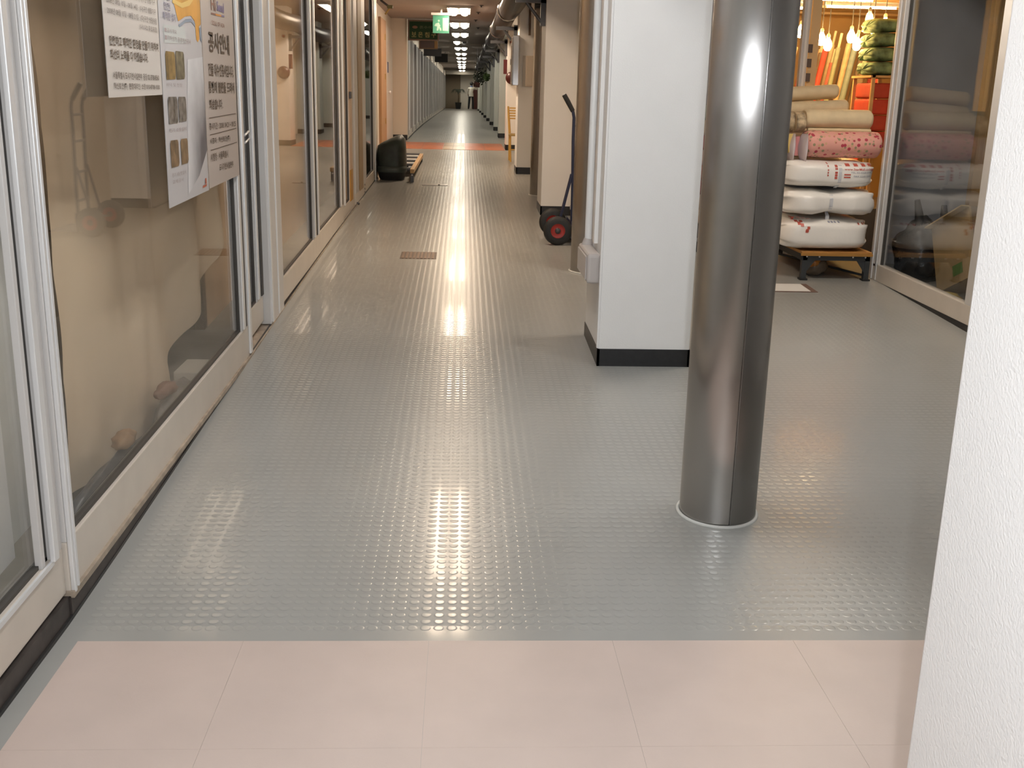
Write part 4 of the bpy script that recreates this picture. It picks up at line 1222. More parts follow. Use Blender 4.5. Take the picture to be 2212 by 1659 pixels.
# ------------------------------------------------------------------ bedding shop behind the bay
YS = 9.45
wall('wall_right.005', 'orange lit plank wall at the back of the bedding shop', [(1.4, 5.5, 13.9, 14.0, 0, CZ)], mat('shop_wood', (.50, .29, .10), rough=.6, noise_amt=.12, noise_scale=2))
wall('wall_right.006', 'left side wall of the bedding shop behind the pillars', [(1.30, 1.40, YS, 14.2, 0, CZ)], M_CREAM)
sc = wall('wall_right.007', 'lowered wooden ceiling of the bedding shop', [(1.4, 5.5, YS, 13.9, 2.66, 2.72)], mat('shop_ceiling', (.62, .42, .20), rough=.55, noise_amt=.06, noise_scale=2))
for k_ in range(5):
    obj('ceiling_batten', MB().box(1.4, 5.5, YS + .4 + .85 * k_, YS + .46 + .85 * k_, 2.635, 2.66), mat('batten', (.42, .26, .11), rough=.5), sc)
wf = thing('window_%d' % (NWIN + 2), 'gold framed glass front of the bedding shop behind the stacked bedding', 'window', (2.5, YS, .29), kind='structure')
for (x0, x1) in ((1.42, 1.50), (1.955, 2.0), (2.022, 2.06), (2.885, 2.945)):
    obj('mullion', MB().box(x0, x1, YS - .04, YS + .02, .29, 2.66), M_GOLD if x0 < 2.5 else M_ALU, wf, bevel=.003)
obj('mullion_bead', MB().box(2.905, 2.925, YS - .05, YS - .04, .29, 2.66), M_ALUB, wf)
obj('inner_panel', MB().box(2.965, 3.045, YS, YS + .03, .29, 2.66), mat('pale_gold_panel', (.66, .47, .25), rough=.5), wf)
obj('bottom_rail', MB().box(1.42, 2.945, YS - .03, YS + .02, .28, .38), M_BASE, wf)
obj('header', MB().box(1.40, 5.5, YS - .04, YS + .02, 2.66, CZ), M_CREAM, wf)
obj('glass_pane', MB().box(1.50, 2.90, YS - .012, YS - .006, .38, 2.66), M_GLASSR, wf)
for k_, z in enumerate((1.78, 1.90, 2.02)):
    obj('door_sticker', MB().box(2.95, 2.99, YS - .02, YS - .015, z, z + .07), mat('dark_sticker', (.10, .07, .06), rough=.5), wf)

wall('wall_right.009', 'plain grey partition added inside the bedding shop to tone the glass reflection', [(2.12, 2.72, 9.60, 9.66, .28, 2.66)], mat('added_partition_grey', (.40, .40, .42), rough=.8, noise_amt=.05, noise_scale=3))  # added so the bay glass reflects grey instead of the orange shop
obj('added_low_panel', MB().box(2.945, 3.72, YS - .02, YS + .01, .28, .70), mat('added_panel_dark', (.06, .055, .05), rough=.6), wf)  # dark board added to cover the bright orange floor behind the trolley
# warm lamps
M_BULB = emis('warm_bulb', (1.0, .60, .20), 260.0)
M_BULBTOP = mat('glowing_bulb_cap', (.65, .45, .2), rough=.3, emit=(1, .6, .2), estr=.8)  # cap given its own glow to look lit by the bulb
bulbs = [(3.20, 10.5, 2.254, 1), (3.405, 10.5, 2.19, 1), (3.455, 10.45, 2.14, 1), (3.69, 10.5, 2.22, 1), (3.735, 10.45, 2.15, 1), (3.895, 10.5, 2.19, 1), (3.985, 10.45, 2.335, 1), (3.885, 10.6, 2.40, 0)]
for k_, (x, y, z, on) in enumerate(bulbs):
    lab = 'hanging pear shaped bulb in the bedding shop, %s lit one from the left' % ORD[k_] if on else 'unlit clear glass bulb hanging among the lit ones in the bedding shop'
    b = thing('hanging_bulb', lab, 'bulb', (x, y, z), 'hanging bulbs in the bedding shop')
    pr = [(0, z - .055), (.022, z - .05), (.036, z - .025), (.038, z), (.032, z + .03), (.018, z + .055), (.012, z + .07)]
    obj('bulb', MB().lathe(pr, 16, (x, y, 0)), M_BULB if on else mat('clear_bulb', (.85, .75, .65), rough=.08, noise_amt=0), b)
    obj('cap', MB().lathe([(.016, z + .065), (.018, z + .085), (.012, z + .10), (.003, z + .105)], 12, (x, y, 0)), M_BULBTOP if on else M_DKGREY, b)
    obj('cord', MB().tube([(x, y, z + .1), (x, y, 2.66)], .004, 6), M_DKGREY, b)
for k_, (x0, z, y, xw) in enumerate(((3.64, 2.63, 11.2, .5), (3.35, 2.63, 12.3, .5), (4.3, 2.63, 12.0, .4))):
    o = thing('tube_lamp', 'bright tube lamp under the bedding shop ceiling, %s from the front' % ORD[k_], 'light', (x0, y, z), 'tube lamps in the bedding shop')
    obj('batten', MB().box(x0 - xw, x0 + xw, y - .03, y + .03, z + .0, z + .03), M_HOUS, o)
    obj('tube', MB().tube([(x0 - xw + .02, y, z - .012), (x0 + xw - .02, y, z - .012)], .012, 10), emis('shop_tube', (1, .78, .45), 90), o)

# fabric rolls
cols = {'red': (.50, .06, .03), 'coral': (.60, .16, .09), 'cream': (.66, .46, .22), 'pale green': (.30, .30, .16), 'pink': (.58, .12, .12), 'grey green': (.25, .28, .22), 'brown': (.22, .14, .07), 'teal': (.12, .22, .16)}
seq = ['teal', 'pale green', 'cream', 'red', 'coral', 'cream', 'red', 'coral', 'pink', 'red', 'cream', 'coral', 'red', 'brown', 'cream', 'pale green', 'coral', 'cream', 'grey green', 'cream', 'brown', 'brown', 'brown', 'grey green', 'red', 'coral', 'red']
for k_, c in enumerate(seq):
    x = 3.12 + .056 * k_ + random.uniform(-.01, .01)
    y = 12.0 + .25 * (k_ % 3) + random.uniform(-.05, .05)
    lean = .20 + random.uniform(-.03, .05)
    h = 2.15 + random.uniform(-.12, .14)
    r = .030 + (.012 if c == 'brown' else random.uniform(-.004, .005))
    zb_ = fz(y)
    top = Vector((x + lean, y + .25, h))
    bot = Vector((x - .15, y, zb_ + .02))
    d = (top - bot).normalized()
    t = thing('fabric_roll', '%s fabric roll leaning at the back of the bedding shop, %s from the left' % (c, ORD[k_]), 'fabric roll', bot, 'fabric rolls leaning in the bedding shop')
    pts = [bot, bot.lerp(top, .5), top]
    obj('cloth', MB().tube(pts, r, 10), mat('cloth_' + c, cols[c], rough=.8, noise_amt=.12, noise_scale=18), t)
    obj('core', MB().tube([top, top + d * (.16 if c != 'brown' else .05)], r * .6, 8), mat('card_core', (.70, .50, .25), rough=.6), t)
def puffy(x0, x1, y0, y1, z0, z1, ex=.55, cinch=None, seed=0, wr=.012, nu=72, nv=36, sag=.0):
    mb = MB()
    cx, cy, cz = (x0 + x1) / 2, (y0 + y1) / 2, (z0 + z1) / 2
    hx, hy, hz = (x1 - x0) / 2, (y1 - y0) / 2, (z1 - z0) / 2
    def sp(c, e):
        return math.copysign(abs(c) ** e, c)
    def fn(u, v):
        a, b = 2 * PI * u, PI * (v - .5)          # poles at the two ends along x
        X = sp(math.sin(b), .42)
        k_ = sp(math.cos(b), .42)
        Yq, Zq = sp(math.cos(a), ex) * k_, sp(math.sin(a), ex) * k_
        p = Vector((cx + hx * X, cy + hy * Yq, cz + hz * Zq))
        s_ = 1.0
        if cinch is not None:
            s_ = 1 - .15 * math.exp(-((p.x - cinch) / .035) ** 2)
        e = min(1, (1 - abs(X)) * 3)
        rad = wr * (1 - e) * math.sin(a * 9 + seed)
        nz = noise.noise(Vector((p.x * 5, p.y * 5, p.z * 7 + seed))) * wr * .9
        return (p.x + rad * .8, cy + (p.y - cy) * s_ + nz, cz + (p.z - cz) * s_ + nz * .8 + rad)
    mb.grid(nu, nv, fn)
    return mb
# green leafy cushions stacked just left of the glass post, red cloths below
for k_ in range(4):
    z = 1.862 + .127 * k_
    mb = puffy(3.705, 3.975, 9.93, 10.36, z, z + .121, ex=.6, seed=k_, nu=32, nv=18)
    o = obj('cushion', mb, mat('green_leaf_cloth', (.13, .21, .12), rough=.8, noise_amt=.65, noise_scale=13))
    tag(o, 'green leaf patterned cushion in the stack by the glass post, %s from the bottom' % ORD[k_], 'cushion', 'green cushions stacked in the bedding shop')
cbn = thing('shelf_rack', 'narrow wooden rack holding red cloths and green cushions in the shop', 'rack', (3.85, 10.15, fz(10.2)))
for x in (3.73, 3.97):
    obj('post', MB().box(x - .015, x + .015, 9.9, 9.93, fz(10), 1.86), M_WOODT, cbn)
    obj('post', MB().box(x - .015, x + .015, 10.37, 10.4, fz(10), 1.86), M_WOODT, cbn)
for z in (.6, 1.2, 1.84):
    obj('shelf', MB().box(3.70, 4.0, 9.9, 10.4, z, z + .02), M_WOODT, cbn)
for k_ in range(4):
    tag(obj('folded_cloth', MB().box(3.72 + .003 * k_, 3.96, 9.95, 10.35, 1.222 + .145 * k_, 1.36 + .145 * k_), mat('red_cloth_%d' % k_, (.50 - .06 * (k_ % 2), .055, .03), rough=.8, noise_amt=.1, noise_scale=10), bevel=.03, segs=3), 'folded red cloth on the rack, %s from the bottom' % ORD[k_], 'cloth', 'red cloths on the shop rack')
# folded quilts just visible between the pillar and the steel column
qc = [(.10, .09, .08), (.58, .42, .28), (.45, .32, .22), (.30, .06, .04), (.40, .14, .08), (.60, .40, .34), (.42, .10, .09), (.70, .55, .38), (.40, .45, .36)]
for k_, c in enumerate(qc):
    z0 = .40 + .13 * k_
    tag(obj('folded_quilt', MB().box(1.75, 2.32, YS + .05, YS + .55, z0, z0 + .125), mat('quilt_%d' % k_, c, rough=.8, noise_amt=.2, noise_scale=8), bevel=.045, segs=3), 'folded quilt glimpsed between pillar and steel column, %s from the floor' % ORD[k_], 'quilt', 'folded quilts behind the shop glass')

# ------------------------------------------------------------------ trolley with bedding
tr = thing('platform_trolley', 'low wooden trolley with dark steel legs under the bedding', 'trolley', (2.95, 8.75, fz(8.7)))
M_SLATE = mat('slate_steel', (.045, .05, .055), rough=.45, metal=.3)
zd = .452
obj('deck', MB().box(2.67, 3.235, 8.22, 9.3, zd, zd + .022), mat('orange_ply', (.42, .20, .05), rough=.5, noise_amt=.12, noise_scale=8), tr, bevel=.004)
obj('deck_edge', MB().box(2.665, 3.24, 8.215, 8.225, zd - .012, zd + .008), mat('ochre_edge', (.36, .18, .04), rough=.4), tr)
fa = obj('apron', MB().box(2.69, 3.225, 8.235, 8.25, zd - .05, zd), M_SLATE, tr)
for x in (2.72, 2.82, 3.09, 3.19):
    obj('rivet', MB().lathe([(0, 8.229), (.006, 8.23), (.008, 8.235)], 8, (x, 0, zd - .02), 'y'), M_ALUB, fa)
obj('apron', MB().box(2.68, 2.695, 8.25, 9.28, zd - .05, zd), M_SLATE, tr)
obj('apron', MB().box(3.215, 3.23, 8.25, 9.28, zd - .05, zd), M_SLATE, tr)
for (x, y, s_) in ((2.705, 8.25, 1), (3.21, 8.25, -1), (2.705, 9.25, 1), (3.21, 9.25, -1)):
    lg = MB().box(x - .02, x + .02, y - .015, y + .03, fz(y) + .012, zd)
    lg.prism([(x, zd - .03), (x + s_ * .10, zd - .03), (x + s_ * .02, zd - .14), (x, zd - .14)], 'y', y - .01, y)
    lo = obj('leg', lg, M_SLATE, tr)
    obj('foot', MB().box(x - .03, x + .03, y - .03, y + .04, fz(y), fz(y) + .014), M_BLACK, lo)
obj('rail', MB().tube([(2.72, 9.2, fz(9.2) + .05), (3.19, 8.27, fz(8.3) + .04)], .01, 8), M_SLATE, tr)
M_OPL = mat('orange_net', (.50, .19, .03), rough=.35, noise_amt=.4, noise_scale=14)
ob = thing('plastic_bag', 'orange tinted plastic bag on the floor under the trolley', 'bag', (2.86, 8.42, fz(8.4)))
obj('contents', rough_lump(2.84, 8.42, fz(8.4) + .115, .055, .06, .055, 5.5, .15), M_OPL, ob)
obj('wrap', rough_lump(2.86, 8.46, fz(8.4) + .075, .095, .09, .09, 8.5, .25), mat('grey_brown_wrap', (.16, .12, .085), rough=.25), ob)

M_BAGW = mat('white_bedding_film', (.88, .85, .81), rough=.30, bump=.25, bump_scale=9, bump_dist=.02, noise_amt=.03, noise_scale=6)
def bvh_of(mb):
    return BVHTree.FromPolygons([Vector(v) for v in mb.v], mb.f)
def decal(bv, pts, faces, y=7.0, off=.003):
    out = []
    for (x, z) in pts:
        h = bv.ray_cast(Vector((x, y, z)), Vector((0, 1, 0)))
        out.append((x, (h[0].y if h[0] else 8.3) - off, z))
    return out, faces
def text_on(mb, bv, s_, x0, x1, z0, z1, bold=.01):
    v, f = text_faces(s_, bold)
    a, b = v[:, 0].min(), v[:, 0].max()
    c, d = v[:, 1].min(), v[:, 1].max()
    pts = [(x0 + (p[0] - a) / (b - a) * (x1 - x0), z0 + (p[1] - c) / (d - c) * (z1 - z0)) for p in v]
    p3, f = decal(bv, pts, f)
    mb.add(p3, f)
def patch_on(mb, bv, x0, x1, z0, z1, n=4):
    pts = [(x0 + (x1 - x0) * i / n, z0 + (z1 - z0) * j / n) for i in range(n + 1) for j in range(n + 1)]
    fs = [(i * (n + 1) + j, (i + 1) * (n + 1) + j, (i + 1) * (n + 1) + j + 1, i * (n + 1) + j + 1) for i in range(n) for j in range(n)]
    p3, fs = decal(bv, pts, fs)
    mb.add(p3, fs)
M_REDP = mat('red_film_print', (.52, .10, .07), rough=.35)
M_BLUP = mat('grey_blue_film_print', (.30, .31, .38), rough=.35)
m3 = None
def bundle(label, geo, decor):
    t = thing('bedding_bundle', label, 'bedding', (2.87, 8.6, min(v[2] for v in geo.v)), 'wrapped white bedding on the trolley')
    obj('wrapped_bedding', geo, M_BAGW, t)
    bv = bvh_of(geo)
    decor(t, bv)
    return t
def dec1(t, bv):
    mb = MB()
    for k_ in range(9):
        x = 2.60 + .012 * k_ + random.uniform(-.02, .02)
        z = .735 - .012 * k_ + random.uniform(-.01, .01)
        patch_on(mb, bv, x, x + .022, z - .014, z + .008, 2)
    for x in (3.10, 3.14, 3.17):
        patch_on(mb, bv, x, x + .014, .688, .702, 2)
    obj('red_print', mb, M_REDP, t, recalc=False)['kind'] = 'stuff'
    mb = MB()
    for x in (2.86, 2.885, 2.91, 2.94):
        patch_on(mb, bv, x, x + .016, .70, .712, 2)
    obj('grey_print', mb, M_BLUP, t, recalc=False)
bundle('white wrapped bedding bundle, lowest on the trolley', puffy(2.505, 3.235, 8.20, 9.25, .480, .728, seed=1, ex=.42), dec1)
def dec2(t, bv):
    mb = MB()
    for k_ in range(4):
        patch_on(mb, bv, 2.62 + .04 * k_, 2.65 + .04 * k_, .73 - .005 * k_, .737 - .005 * k_, 2)
    obj('red_print', mb, mat('faint_red_print', (.5, .28, .25), rough=.4), t, recalc=False)
    st = [(2.868, y, .5) for y in (8.2,)]
    s2_ = MB()
    patch_on(s2_, bv, 2.855, 2.885, .72, .94, 8)
    obj('strap', s2_, mat('clear_strap', (.62, .63, .66), rough=.2), t, recalc=False)
bundle('white bedding bundle tied in the middle, second from the trolley deck', puffy(2.50, 3.25, 8.17, 9.2, .750, .957, cinch=2.87, seed=4, ex=.45), dec2)
def dec3(t, bv):
    mb = MB()
    text_on(mb, bv, 'www.StarMall.co.kr', 2.935, 3.165, 1.107, 1.125, .012)
    for x in (2.945, 3.01, 3.075, 3.14):
        patch_on(mb, bv, x, x + .034, 1.138, 1.158, 3)
    patch_on(mb, bv, 3.165, 3.20, 1.10, 1.155, 3)
    for z in (1.06, 1.08, 1.10, 1.13, 1.15):
        patch_on(mb, bv, 2.805, 2.815, z, z + .013, 2)
        patch_on(mb, bv, 2.865, 2.885, z - .02, z - .004, 2)
    for z in (1.05, 1.07):
        patch_on(mb, bv, 2.935, 2.985, z, z + .01, 2)
    obj('red_print', mb, M_REDP, t, recalc=False)['kind'] = 'stuff'
    mb = MB()
    text_on(mb, bv, 'TEL 02-2268-5500', 2.985, 3.165, 1.086, 1.098)
    text_on(mb, bv, 'FAX 2268-5505', 3.01, 3.165, 1.058, 1.070)
    obj('grey_print', mb, M_BLUP, t, recalc=False)
    s2_ = MB()
    patch_on(s2_, bv, 2.893, 2.918, .965, 1.17, 8)
    obj('strap', s2_, mat('clear_strap', (.62, .63, .66), rough=.2), t, recalc=False)
bundle('white bedding bundle with red web address, third from the trolley deck', puffy(2.49, 3.225, 8.19, 9.2, .964, 1.176, cinch=2.90, seed=7, ex=.45), dec3)

def roll(x0, x1, cy, cz, r, ex=.9, seed=0, tilt=0.0, rz=1.0):
    mb = MB()
    def fn(u, v):
        a = 2 * PI * u
        x = x0 + (x1 - x0) * v
        e = min(1, min(v, 1 - v) * 30)
        rr = r * (.80 + .20 * math.sqrt(e)) * (1 + .05 * noise.noise(Vector((x * 6, math.cos(a), math.sin(a) + seed))))
        c_, s_ = math.cos(a), math.sin(a)
        return (x, cy + rr * 1.5 * math.copysign(abs(c_) ** ex, c_), cz + rr * rz * math.copysign(abs(s_) ** ex, s_) + tilt * (x - (x0 + x1) / 2))
    mb.grid(40, 36, fn)
    for xx in (0, 36):
        ring = [fn(i / 40, xx / 36) for i in range(40)]
        mb.add(ring, [tuple(range(40))])
    return mb
def floral_mat():
    m = mat('pink_floral_cloth', (.70, .34, .28), rough=.75)
    nt = m.node_tree
    b = nt.nodes['Principled BSDF']
    tc = nt.nodes.new('ShaderNodeTexCoord')
    def vor(scale, thr, c, prev, seedv):
        mp = nt.nodes.new('ShaderNodeMapping')
        mp.inputs['Location'].default_value = seedv
        nt.links.new(tc.outputs['Object'], mp.inputs[0])
        v = nt.nodes.new('ShaderNodeTexVoronoi')
        v.inputs['Scale'].default_value = scale
        nt.links.new(mp.outputs[0], v.inputs['Vector'])
        lt_ = nt.nodes.new('ShaderNodeMapRange')
        lt_.inputs['From Min'].default_value = thr
        lt_.inputs['From Max'].default_value = thr * .75
        nt.links.new(v.outputs['Distance'], lt_.inputs['Value'])
        mx = nt.nodes.new('ShaderNodeMix')
        mx.data_type = 'RGBA'
        nt.links.new(lt_.outputs[0], mx.inputs['Factor'])
        if isinstance(prev, tuple):
            mx.inputs['A'].default_value = (*prev, 1)
        else:
            nt.links.new(prev, mx.inputs['A'])
        mx.inputs['B'].default_value = (*c, 1)
        return mx.outputs['Result']
    a = vor(26, .33, (.62, .36, .22), (.72, .35, .29), (0, 0, 0))
    c = vor(23, .30, (.30, .26, .14), a, (3, 1, 2))
    d = vor(20, .30, (.42, .04, .07), c, (1.5, .2, .8))
    nt.links.new(d, b.inputs['Base Color'])
    return m
M_CRM = mat('cream_quilt_cloth', (.66, .52, .32), rough=.8, noise_amt=.06, noise_scale=14)
M_FLOR = mat('brown_floral_cloth', (.42, .32, .20), rough=.8, noise_amt=.6, noise_scale=22)
M_LIN = mat('lilac_lining', (.62, .54, .56), rough=.7)
pk = thing('rolled_quilt', 'pink floral rolled quilt lying on the white bundles', 'quilt', (2.94, 8.45, 1.17), 'rolled quilts on top of the trolley load')
obj('roll', roll(2.665, 3.25, 8.42, 1.293, .103, seed=2), floral_mat(), pk)
for k_, (x, y, zt_, m_) in enumerate(((2.66, 8.42, 1.36, M_LIN), (2.585, 8.50, 1.36, M_LIN), (2.525, 8.58, 1.35, mat('grey_lining', (.45, .43, .36), rough=.7)))):
    mb = MB()
    def fn(u, v, x=x, y=y):
        z = 1.165 + (.205) * v
        wv = .028 * math.sin(PI * v)
        return (x - .012 + wv * math.cos(PI * u * 1.0) , y - .16 * math.sin(PI * u), z)
    mb.grid(12, 14, fn)
    o = obj('folded_end', mb, m_, pk)
obj('yellow_lining', MB().prism([(2.53, 1.365), (2.585, 1.37), (2.565, 1.27), (2.55, 1.22)], 'y', 8.40, 8.44), mat('yellow_lining', (.66, .48, .16), rough=.7), pk)
obj('pink_fold', MB().prism([(2.60, 1.345), (2.63, 1.35), (2.625, 1.2), (2.60, 1.2)], 'y', 8.41, 8.45), mat('pink_fold', (.55, .22, .22), rough=.7), pk)
c1 = thing('rolled_quilt', 'cream rolled quilt with brown floral end lying on the pink roll', 'quilt', (2.9, 8.5, 1.38), 'rolled quilts on top of the trolley load')
obj('roll', roll(2.66, 3.185, 8.46, 1.484, .075, seed=5), M_CRM, c1)
obj('under_fold', roll(2.68, 3.18, 8.40, 1.402, .016, seed=6), M_CRM, c1)
for k_, x in enumerate((2.625, 2.56)):
    obj('floral_end', roll(x - .035, x + .04, 8.50 + .06 * k_, 1.455, .080, seed=8 + k_), M_FLOR, c1)
tag(obj('rolled_quilt', roll(2.56, 3.10, 8.95, 1.338, .150, seed=21), M_CRM), 'thick cream rolled quilt hidden behind the pink floral roll', 'quilt', 'rolled quilts on top of the trolley load')
c2 = tag(obj('rolled_quilt', roll(2.56, 3.10, 8.78, 1.56, .060, seed=11, tilt=.06), M_CRM), 'thin cream rolled quilt, second from the top of the trolley load', 'quilt', 'rolled quilts on top of the trolley load')
c3 = tag(obj('rolled_quilt', roll(2.54, 3.03, 8.84, 1.678, .058, seed=14, tilt=.08), M_CRM), 'topmost cream rolled quilt of the trolley load', 'quilt', 'rolled quilts on top of the trolley load')

# ------------------------------------------------------------------ far end: person, palm, hanging plants
def skin_person():
    t = thing('person', 'person in white top and dark trousers, seen from behind at the far end', 'person', (.44, 68.6, fz(68)))
    J = {'pelvis': (0, 0, .84, .125), 'waist': (0, .01, 1.0, .115), 'chest': (.01, 0, 1.18, .135), 'neck0': (.015, .0, 1.33, .07), 'neck': (.015, .02, 1.40, .05), 'head0': (.015, .025, 1.46, .078), 'head1': (.015, .03, 1.56, .075),
         'hipL': (-.09, 0, .80, .085), 'kneeL': (-.12, .01, .44, .09), 'ankL': (-.15, 0, .07, .065), 'toeL': (-.16, .14, .03, .035),
         'hipR': (.09, 0, .80, .085), 'kneeR': (.12, .03, .44, .09), 'ankR': (.14, .0, .07, .065), 'toeR': (.15, .14, .03, .035),
         'shL': (-.165, 0, 1.29, .06), 'elL': (-.22, .05, 1.03, .045), 'wrL': (-.17, .16, .84, .03), 'haL': (-.16, .19, .77, .03),
         'shR': (.175, 0, 1.29, .06), 'elR': (.27, .10, 1.20, .045), 'wrR': (.24, .18, 1.40, .03), 'haR': (.22, .20, 1.47, .032)}
    E_ = [('pelvis', 'waist'), ('waist', 'chest'), ('chest', 'neck0'), ('neck0', 'neck'), ('neck', 'head0'), ('head0', 'head1'), ('pelvis', 'hipL'), ('hipL', 'kneeL'), ('kneeL', 'ankL'), ('ankL', 'toeL'), ('pelvis', 'hipR'), ('hipR', 'kneeR'), ('kneeR', 'ankR'), ('ankR', 'toeR'), ('chest', 'shL'), ('shL', 'elL'), ('elL', 'wrL'), ('wrL', 'haL'), ('chest', 'shR'), ('shR', 'elR'), ('elR', 'wrR'), ('wrR', 'haR')]
    names = list(J)
    me = bpy.data.meshes.new('body')
    me.from_pydata([J[n][:3] for n in names], [(names.index(a), names.index(b)) for a, b in E_], [])
    o = bpy.data.objects.new('body', me)
    COL.objects.link(o)
    sk = o.modifiers.new('skin', 'SKIN')
    for i, n in enumerate(names):
        sv = me.skin_vertices[0].data[i]
        sv.radius = (J[n][3], J[n][3] * .85)
        sv.use_root = (n == 'pelvis')
    ss = o.modifiers.new('sub', 'SUBSURF')
    ss.levels = ss.render_levels = 2
    dg_ = bpy.context.evaluated_depsgraph_get()
    dg_.update()
    m2 = bpy.data.meshes.new_from_object(o.evaluated_get(dg_))
    o.modifiers.clear()
    o.data = m2
    skin, shirt, trou, shoe = mat('skin_tone', (.46, .29, .20), rough=.5), mat('white_shirt', (.72, .69, .62), rough=.7), mat('dark_trousers', (.02, .022, .024), rough=.7), mat('dark_shoe', (.015, .012, .012), rough=.5)
    m2.materials.clear()
    for m_ in (skin, shirt, trou, shoe):
        m2.materials.append(m_)
    for p in m2.polygons:
        c = p.center
        arm = abs(c.x) > .19
        if c.z < .09:
            k_ = 3
        elif c.z < .86 and not (arm and c.y > .05):
            k_ = 2
        elif c.z < 1.36 and not (c.z < .93 and abs(c.x) > .13 and c.y > .06) and not (c.x > .19 and c.z > 1.26 and c.y > .12):
            k_ = 1
        else:
            k_ = 0
        p.material_index = k_
        p.use_smooth = True
    o.parent = t
    def part(name, mb, m_):
        mb.v = [(x + t.location.x, y + t.location.y, z + t.location.z) for x, y, z in mb.v]
        return obj(name, mb, m_, t)
    hair = MB()
    def hf(u, v):
        a, b = 2 * PI * u, PI * (v - .5)
        d = Vector((math.cos(a) * math.cos(b), math.sin(a) * math.cos(b), math.sin(b)))
        y = d.y * .115
        if d.y > .3 and d.z < .35:
            y = .3 * .115
        return (.015 + d.x * .096, .02 + y, 1.545 + d.z * .125)
    hair.grid(24, 14, hf)
    part('hair', hair, mat('black_hair', (.01, .009, .009), rough=.5))
    part('collar', MB().lathe([(.075, 1.34), (.085, 1.36), (.078, 1.42), (.07, 1.42)], 20, (.015, .015, 0)), mat('blue_collar', (.12, .18, .34), rough=.7))
    part('shirt_hem', MB().lathe([(.150, .78), (.148, .86), (.135, 1.0)], 24, (0, 0, 0)), shirt)
    face = MB().lathe([(0, .155), (.012, .15), (.018, .125)], 8, (.015, 0, 1.515), 'y')
    part('nose', face, skin)
    for sx in (-1, 1):
        part('ear', MB().lathe([(0, -.012), (.022, -.01), (.024, 0), (.018, .01), (0, .012)], 10, (.015 + sx * .083, .03, 1.515), 'x'), skin)
        part('eye', MB().lathe([(0, .118), (.008, .115), (.010, .11)], 8, (.015 + sx * .03, 0, 1.525), 'y'), mat('black_hair', (.01, .009, .009)))
    part('mouth', MB().box(-.01, .04, .108, .112, 1.462, 1.47), mat('lip', (.35, .12, .10), rough=.5))
    for (hx, hy, hz, up) in ((-.16, .19, .77, -1), (.22, .20, 1.47, 1)):
        for k_, (dx, ln) in enumerate(((-.028, .062), (-.010, .075), (.008, .072), (.026, .055))):
            part('finger', MB().tube([(hx + dx * .8, hy, hz + up * .02), (hx + dx, hy + .012, hz + up * (.02 + ln * .6)), (hx + dx, hy + .025, hz + up * (.02 + ln))], [.009, .008, .006], 6), skin)
        part('thumb', MB().tube([(hx + .02, hy, hz), (hx + .048, hy + .012, hz + up * .03), (hx + .05, hy + .02, hz + up * .055)], [.01, .009, .007], 6), skin)
    return t
skin_person()

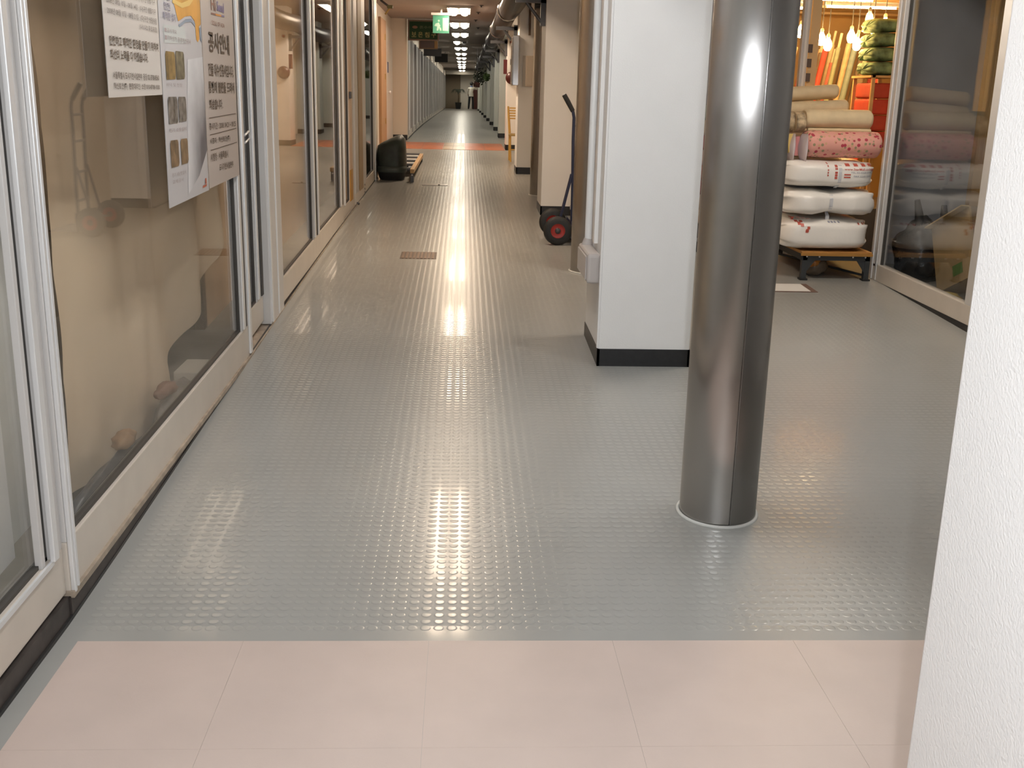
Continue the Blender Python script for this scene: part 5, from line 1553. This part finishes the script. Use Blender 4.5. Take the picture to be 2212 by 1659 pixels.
pl = thing('potted_palm', 'potted palm standing before the end wall of the arcade', 'plant', (-.36, 69.0, fz(69)))
zp = fz(69)
obj('pot', MB().lathe([(0, zp), (.15, zp), (.20, zp + .38), (.21, zp + .40), (.17, zp + .40), (.16, zp + .35), (0, zp + .35)], 24, (-.36, 69.0, 0)), mat('black_pot', (.016, .017, .015), rough=.4), pl)
obj('trunk', MB().tube([(-.36, 69, zp + .35), (-.34, 69.02, zp + .7), (-.36, 69, zp + .95)], [.04, .03, .02], 8), mat('palm_trunk', (.10, .07, .04), rough=.8), pl)
M_PALM = mat('palm_leaf', (.016, .026, .012), rough=.5)
for k_ in range(12):
    a = 2 * PI * k_ / 12 + .2
    L = .42 + .08 * math.sin(k_ * 2.1)
    mb = MB()
    base = Vector((-.36, 69, zp + .88))
    pts = [base + Vector((math.cos(a) * L * t_, math.sin(a) * L * t_, .38 * math.sin(2.3 * t_) - .12 * t_ * t_)) for t_ in np.linspace(0, 1, 8)]
    mb.tube(pts, [.008 - .0008 * i for i in range(8)], 5)
    for i in range(2, 8):
        for s_ in (-1, 1):
            dv = Vector((-math.sin(a) * s_, math.cos(a) * s_, -.35)) * (.26 - .02 * i) + (pts[min(i, 7)] - pts[i - 1]) * .8
            p, q = pts[i - 1], pts[i - 1].lerp(pts[i], .45)
            tip = pts[i] + dv
            mid = p.lerp(tip, .5) + Vector((0, 0, .012))
            mb.add([p, q, q.lerp(tip, .5), tip, mid], [(0, 1, 2, 4), (4, 2, 3)])
    obj('frond', mb, M_PALM, pl, recalc=False)

for k_, (x, y, z, r, lab) in enumerate(((.60, 39.0, 2.25, .29, 'dark hanging plant in a red pot, nearest on the far right side'), (.62, 45.0, 2.28, .28, 'dark hanging plant behind the nearest one on the far right side'), (.74, 36.6, 2.20, .12, 'small green hanging plant by the far right pillars'))):
    hp = thing('hanging_plant', lab, 'plant', (x, y, z - .3), 'hanging plants on the far right')
    xc = .43
    obj('pot', MB().lathe([(0, z - .34), (.06, z - .34), (.085, z - .20), (.09, z - .19), (.07, z - .19)], 16, (xc + .02, y, 0)), mat('maroon_pot', (.10, .03, .025), rough=.5), hp)
    mb = MB()
    rnd = random.Random(20 + k_)
    for i in range(260):
        d = Vector((rnd.gauss(0, 1), rnd.gauss(0, 1), rnd.gauss(0, 1.1))).normalized() * r * rnd.uniform(.35, 1.05)
        c = Vector((x, y, z)) + d
        n = Vector((rnd.gauss(0, 1), rnd.gauss(0, 1), rnd.gauss(0, .6))).normalized()
        a = n.orthogonal().normalized() * rnd.uniform(.03, .05)
        b = n.cross(a).normalized() * .018
        mb.add([c - a, c + b + n * .006, c + a, c - b + n * .006], [(0, 1, 2), (0, 2, 3)])
    f = obj('foliage', mb, mat('dark_foliage' if k_ < 2 else 'mid_foliage', (.018, .028, .012) if k_ < 2 else (.05, .09, .02), rough=.6), hp, recalc=False)
    f['kind'] = 'stuff'
    obj('cord', MB().tube([(xc, y, z - .2), (xc, y, CZ)], .005, 6), M_DKGREY, hp)
